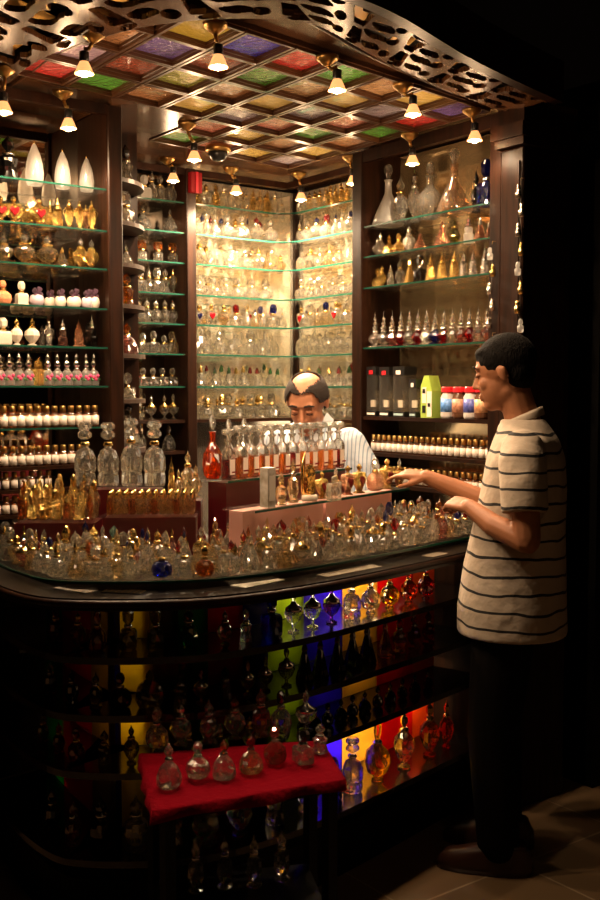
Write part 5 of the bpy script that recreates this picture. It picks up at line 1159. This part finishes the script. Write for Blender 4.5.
# --- seller behind the counter, head bowed, facing the camera
sface = (-FH * math.cos(math.radians(16)) - RV * math.sin(math.radians(16)))
sp_ = CAM + 4.41 * (FH + .010 * RV)
sel = thing('person', 'balding man in a pale blue shirt looking down behind the bottles', 'person', (sp_.x, sp_.y, 0), math.atan2(sface.y, sface.x))
HS = hmat((.055, 0, 1.515), .0, .50)
b = bmesh.new(); head_geo(b, HS, 1.05)
blob_tube(b, [(-.05, 0, 1.36), (-.02, 0, 1.43), (.02, 0, 1.47)], [.064, .058, .056], 14)
loft(b, [(-.05, 0, 1.36, .08, .16), (-.03, 0, 1.25, .10, .17), (-.02, 0, 1.05, .10, .15), (0, 0, .9, .11, .15)])
for s in (-1, 1):
    blob_tube(b, [(0, s * .085, .86), (.01, s * .09, .48), (-.01, s * .10, .10)], [.082, .058, .042], 12); blob_tube(b, [(-.03, s * .10, .045), (.10, s * .105, .035)], [.036, .030], 10)
    blob_tube(b, [(-.04, s * .165, 1.31), (-.025, s * .24, 1.2), (-.01, s * .25, 1.08)], [.042, .046, .042], 12)
    blob_tube(b, [(-.01, s * .25, 1.08), (.08, s * .18, 1.10), (.15, s * .11, 1.12)], [.042, .036, .026], 12)
    hand(b, frame_to((.145, s * .113, 1.118), (.75, -s * .5, .05), (0, 0, 1)), (.8, .9, 1, 1.1), 0, -s, .8, .95)
so = new('body', b, skin2, sel); remesh(so, .0045, 3)
b = bmesh.new()
loft(b, [(0, 0, .80, .150, .185), (-.01, 0, 1.0, .145, .18), (-.03, 0, 1.2, .14, .195), (-.045, 0, 1.30, .125, .20), (-.05, 0, 1.355, .105, .175), (-.045, 0, 1.395, .08, .11), (-.035, 0, 1.42, .07, .08)], 40, 2.2)
for s in (-1, 1):
    blob_tube(b, [(-.045, s * .155, 1.345), (-.03, s * .225, 1.24), (-.01, s * .25, 1.09)], [.072, .068, .058], 16); blob_tube(b, [(-.01, s * .25, 1.09), (.07, s * .185, 1.10)], [.056, .048], 16)
sh2 = new('shirt', b, shirt_mat('pale_striped_shirt', (.50, .56, .64), (.22, .30, .42), .016, .005, 1, .02), sel, label='pale blue finely striped shirt'); remesh(sh2, .007, 4)
b = bmesh.new()
for s in (-1, 1):
    vs = [b.verts.new(p) for p in ((.045, s * .012, 1.375), (.055, s * .060, 1.352), (.005, s * .095, 1.40), (-.06, s * .085, 1.445), (-.045, s * .060, 1.475), (.02, s * .055, 1.44))]; b.faces.new(vs if s > 0 else vs[::-1])
cc = new('collar', b, pbr('pale_collar', (.52, .56, .62), .8), sel); q = cc.modifiers.new('s', 'SOLIDIFY'); q.thickness = .005
b = bmesh.new(); loft(b, [(0, 0, .78, .13, .165), (0, 0, .9, .135, .17)])
for s in (-1, 1): blob_tube(b, [(.0, s * .085, .83), (.015, s * .092, .50), (0, s * .10, .09)], [.108, .08, .065], 16)
tr = new('trousers', b, 'plastic', sel); remesh(tr, .01, 3)
for s in (-1, 1):
    b = bmesh.new(); loft(b, [(.075, s * .105, .0, .155, .048), (.075, s * .105, .025, .158, .050), (.06, s * .105, .06, .140, .044), (.0, s * .105, .10, .06, .038)], 20, 2.4); new('shoe', b, 'plastic', sel, smooth=True)
# side and back hair with a thin tuft in front of the bald crown
b = bmesh.new(); n0 = 0; seg = 96
rows = []
for ti in range(37):
    th = -.9 + 1.9 * ti / 36        # elevation
    rows.append([(th, 2 * PI * k / seg) for k in range(seg)])
V = {}
def hsurf(th, ph, e=1.055): return Vector((-.012 + .1 * e * math.cos(th) * math.cos(ph), .080 * e * math.cos(th) * math.sin(ph), .026 + .092 * e * math.sin(th)))
for i, rw in enumerate(rows):
    for k, (th, ph) in enumerate(rw): V[i, k] = b.verts.new(HS @ (hsurf(th, ph) * 1.05))
for i in range(36):
    for k in range(seg):
        th = -.9 + 1.9 * (i + .5) / 36; ph = (k + .5) / seg * 2 * PI; pp = abs((ph + PI) % (2 * PI) - PI)    # 0 = face
        sg = (ph + PI) % (2 * PI) - PI; nz_ = .05 * math.sin(ph * 37) + .03 * math.sin(ph * 91 + 1)
        sm_ = min(1, max(0, (pp - .62) / .45)); sm_ = sm_ * sm_ * (3 - 2 * sm_)
        low = .60 + nz_ * .6 - sm_ * (.62 if pp < 1.45 else (.62 + min(1, (pp - 1.45) / .35) * .75))
        up_ = .66 + .22 * min(1, pp / .7) + (.10 if sg < 0 else -.02) + nz_ - (.12 if pp > 1.6 else 0)
        if low < th < up_: b.faces.new((V[i, k], V[i, (k + 1) % seg], V[i + 1, (k + 1) % seg], V[i + 1, k]))
bmesh.ops.delete(b, geom=[v for v in b.verts if not v.link_faces], context='VERTS')
hh = new('hair', b, hair2, sel, smooth=True); q = hh.modifiers.new('s', 'SOLIDIFY'); q.thickness = .006; q.offset = 0; hh.modifiers.new('u', 'SUBSURF').render_levels = 1
b = bmesh.new()
for s in (-1, 1): tube(b, [HS @ (Vector((.077, s * .052, .028)) * 1.05), HS @ (Vector((.087, s * .034, .037)) * 1.05), HS @ (Vector((.088, s * .014, .031)) * 1.05)], [.003, .0045, .004], 6)
new('eyebrows', b, hair2, sel, smooth=True)
b = bmesh.new()
for s in (-1, 1): tube(b, [HS @ (Vector((.083, s * .042, -.002)) * 1.05), HS @ (Vector((.0875, s * .030, -.004)) * 1.05), HS @ (Vector((.085, s * .018, -.001)) * 1.05)], .0018, 6)
new('eyelashes', b, hair2, sel, smooth=True)

# unseen light added to give the floor its faint glow
ld = bpy.data.lights.new('added_floor_light', 'AREA'); ld.energy = 1.5; ld.size = .5; ld.color = (1, .62, .32)
lo = bpy.data.objects.new('added_floor_light', ld); C.objects.link(lo); lo.location = (4.4, -2.2, 2.7); d = Vector((2.3, -.6, 0)) - lo.location; lo.rotation_euler = d.to_track_quat('-Z', 'Y').to_euler()
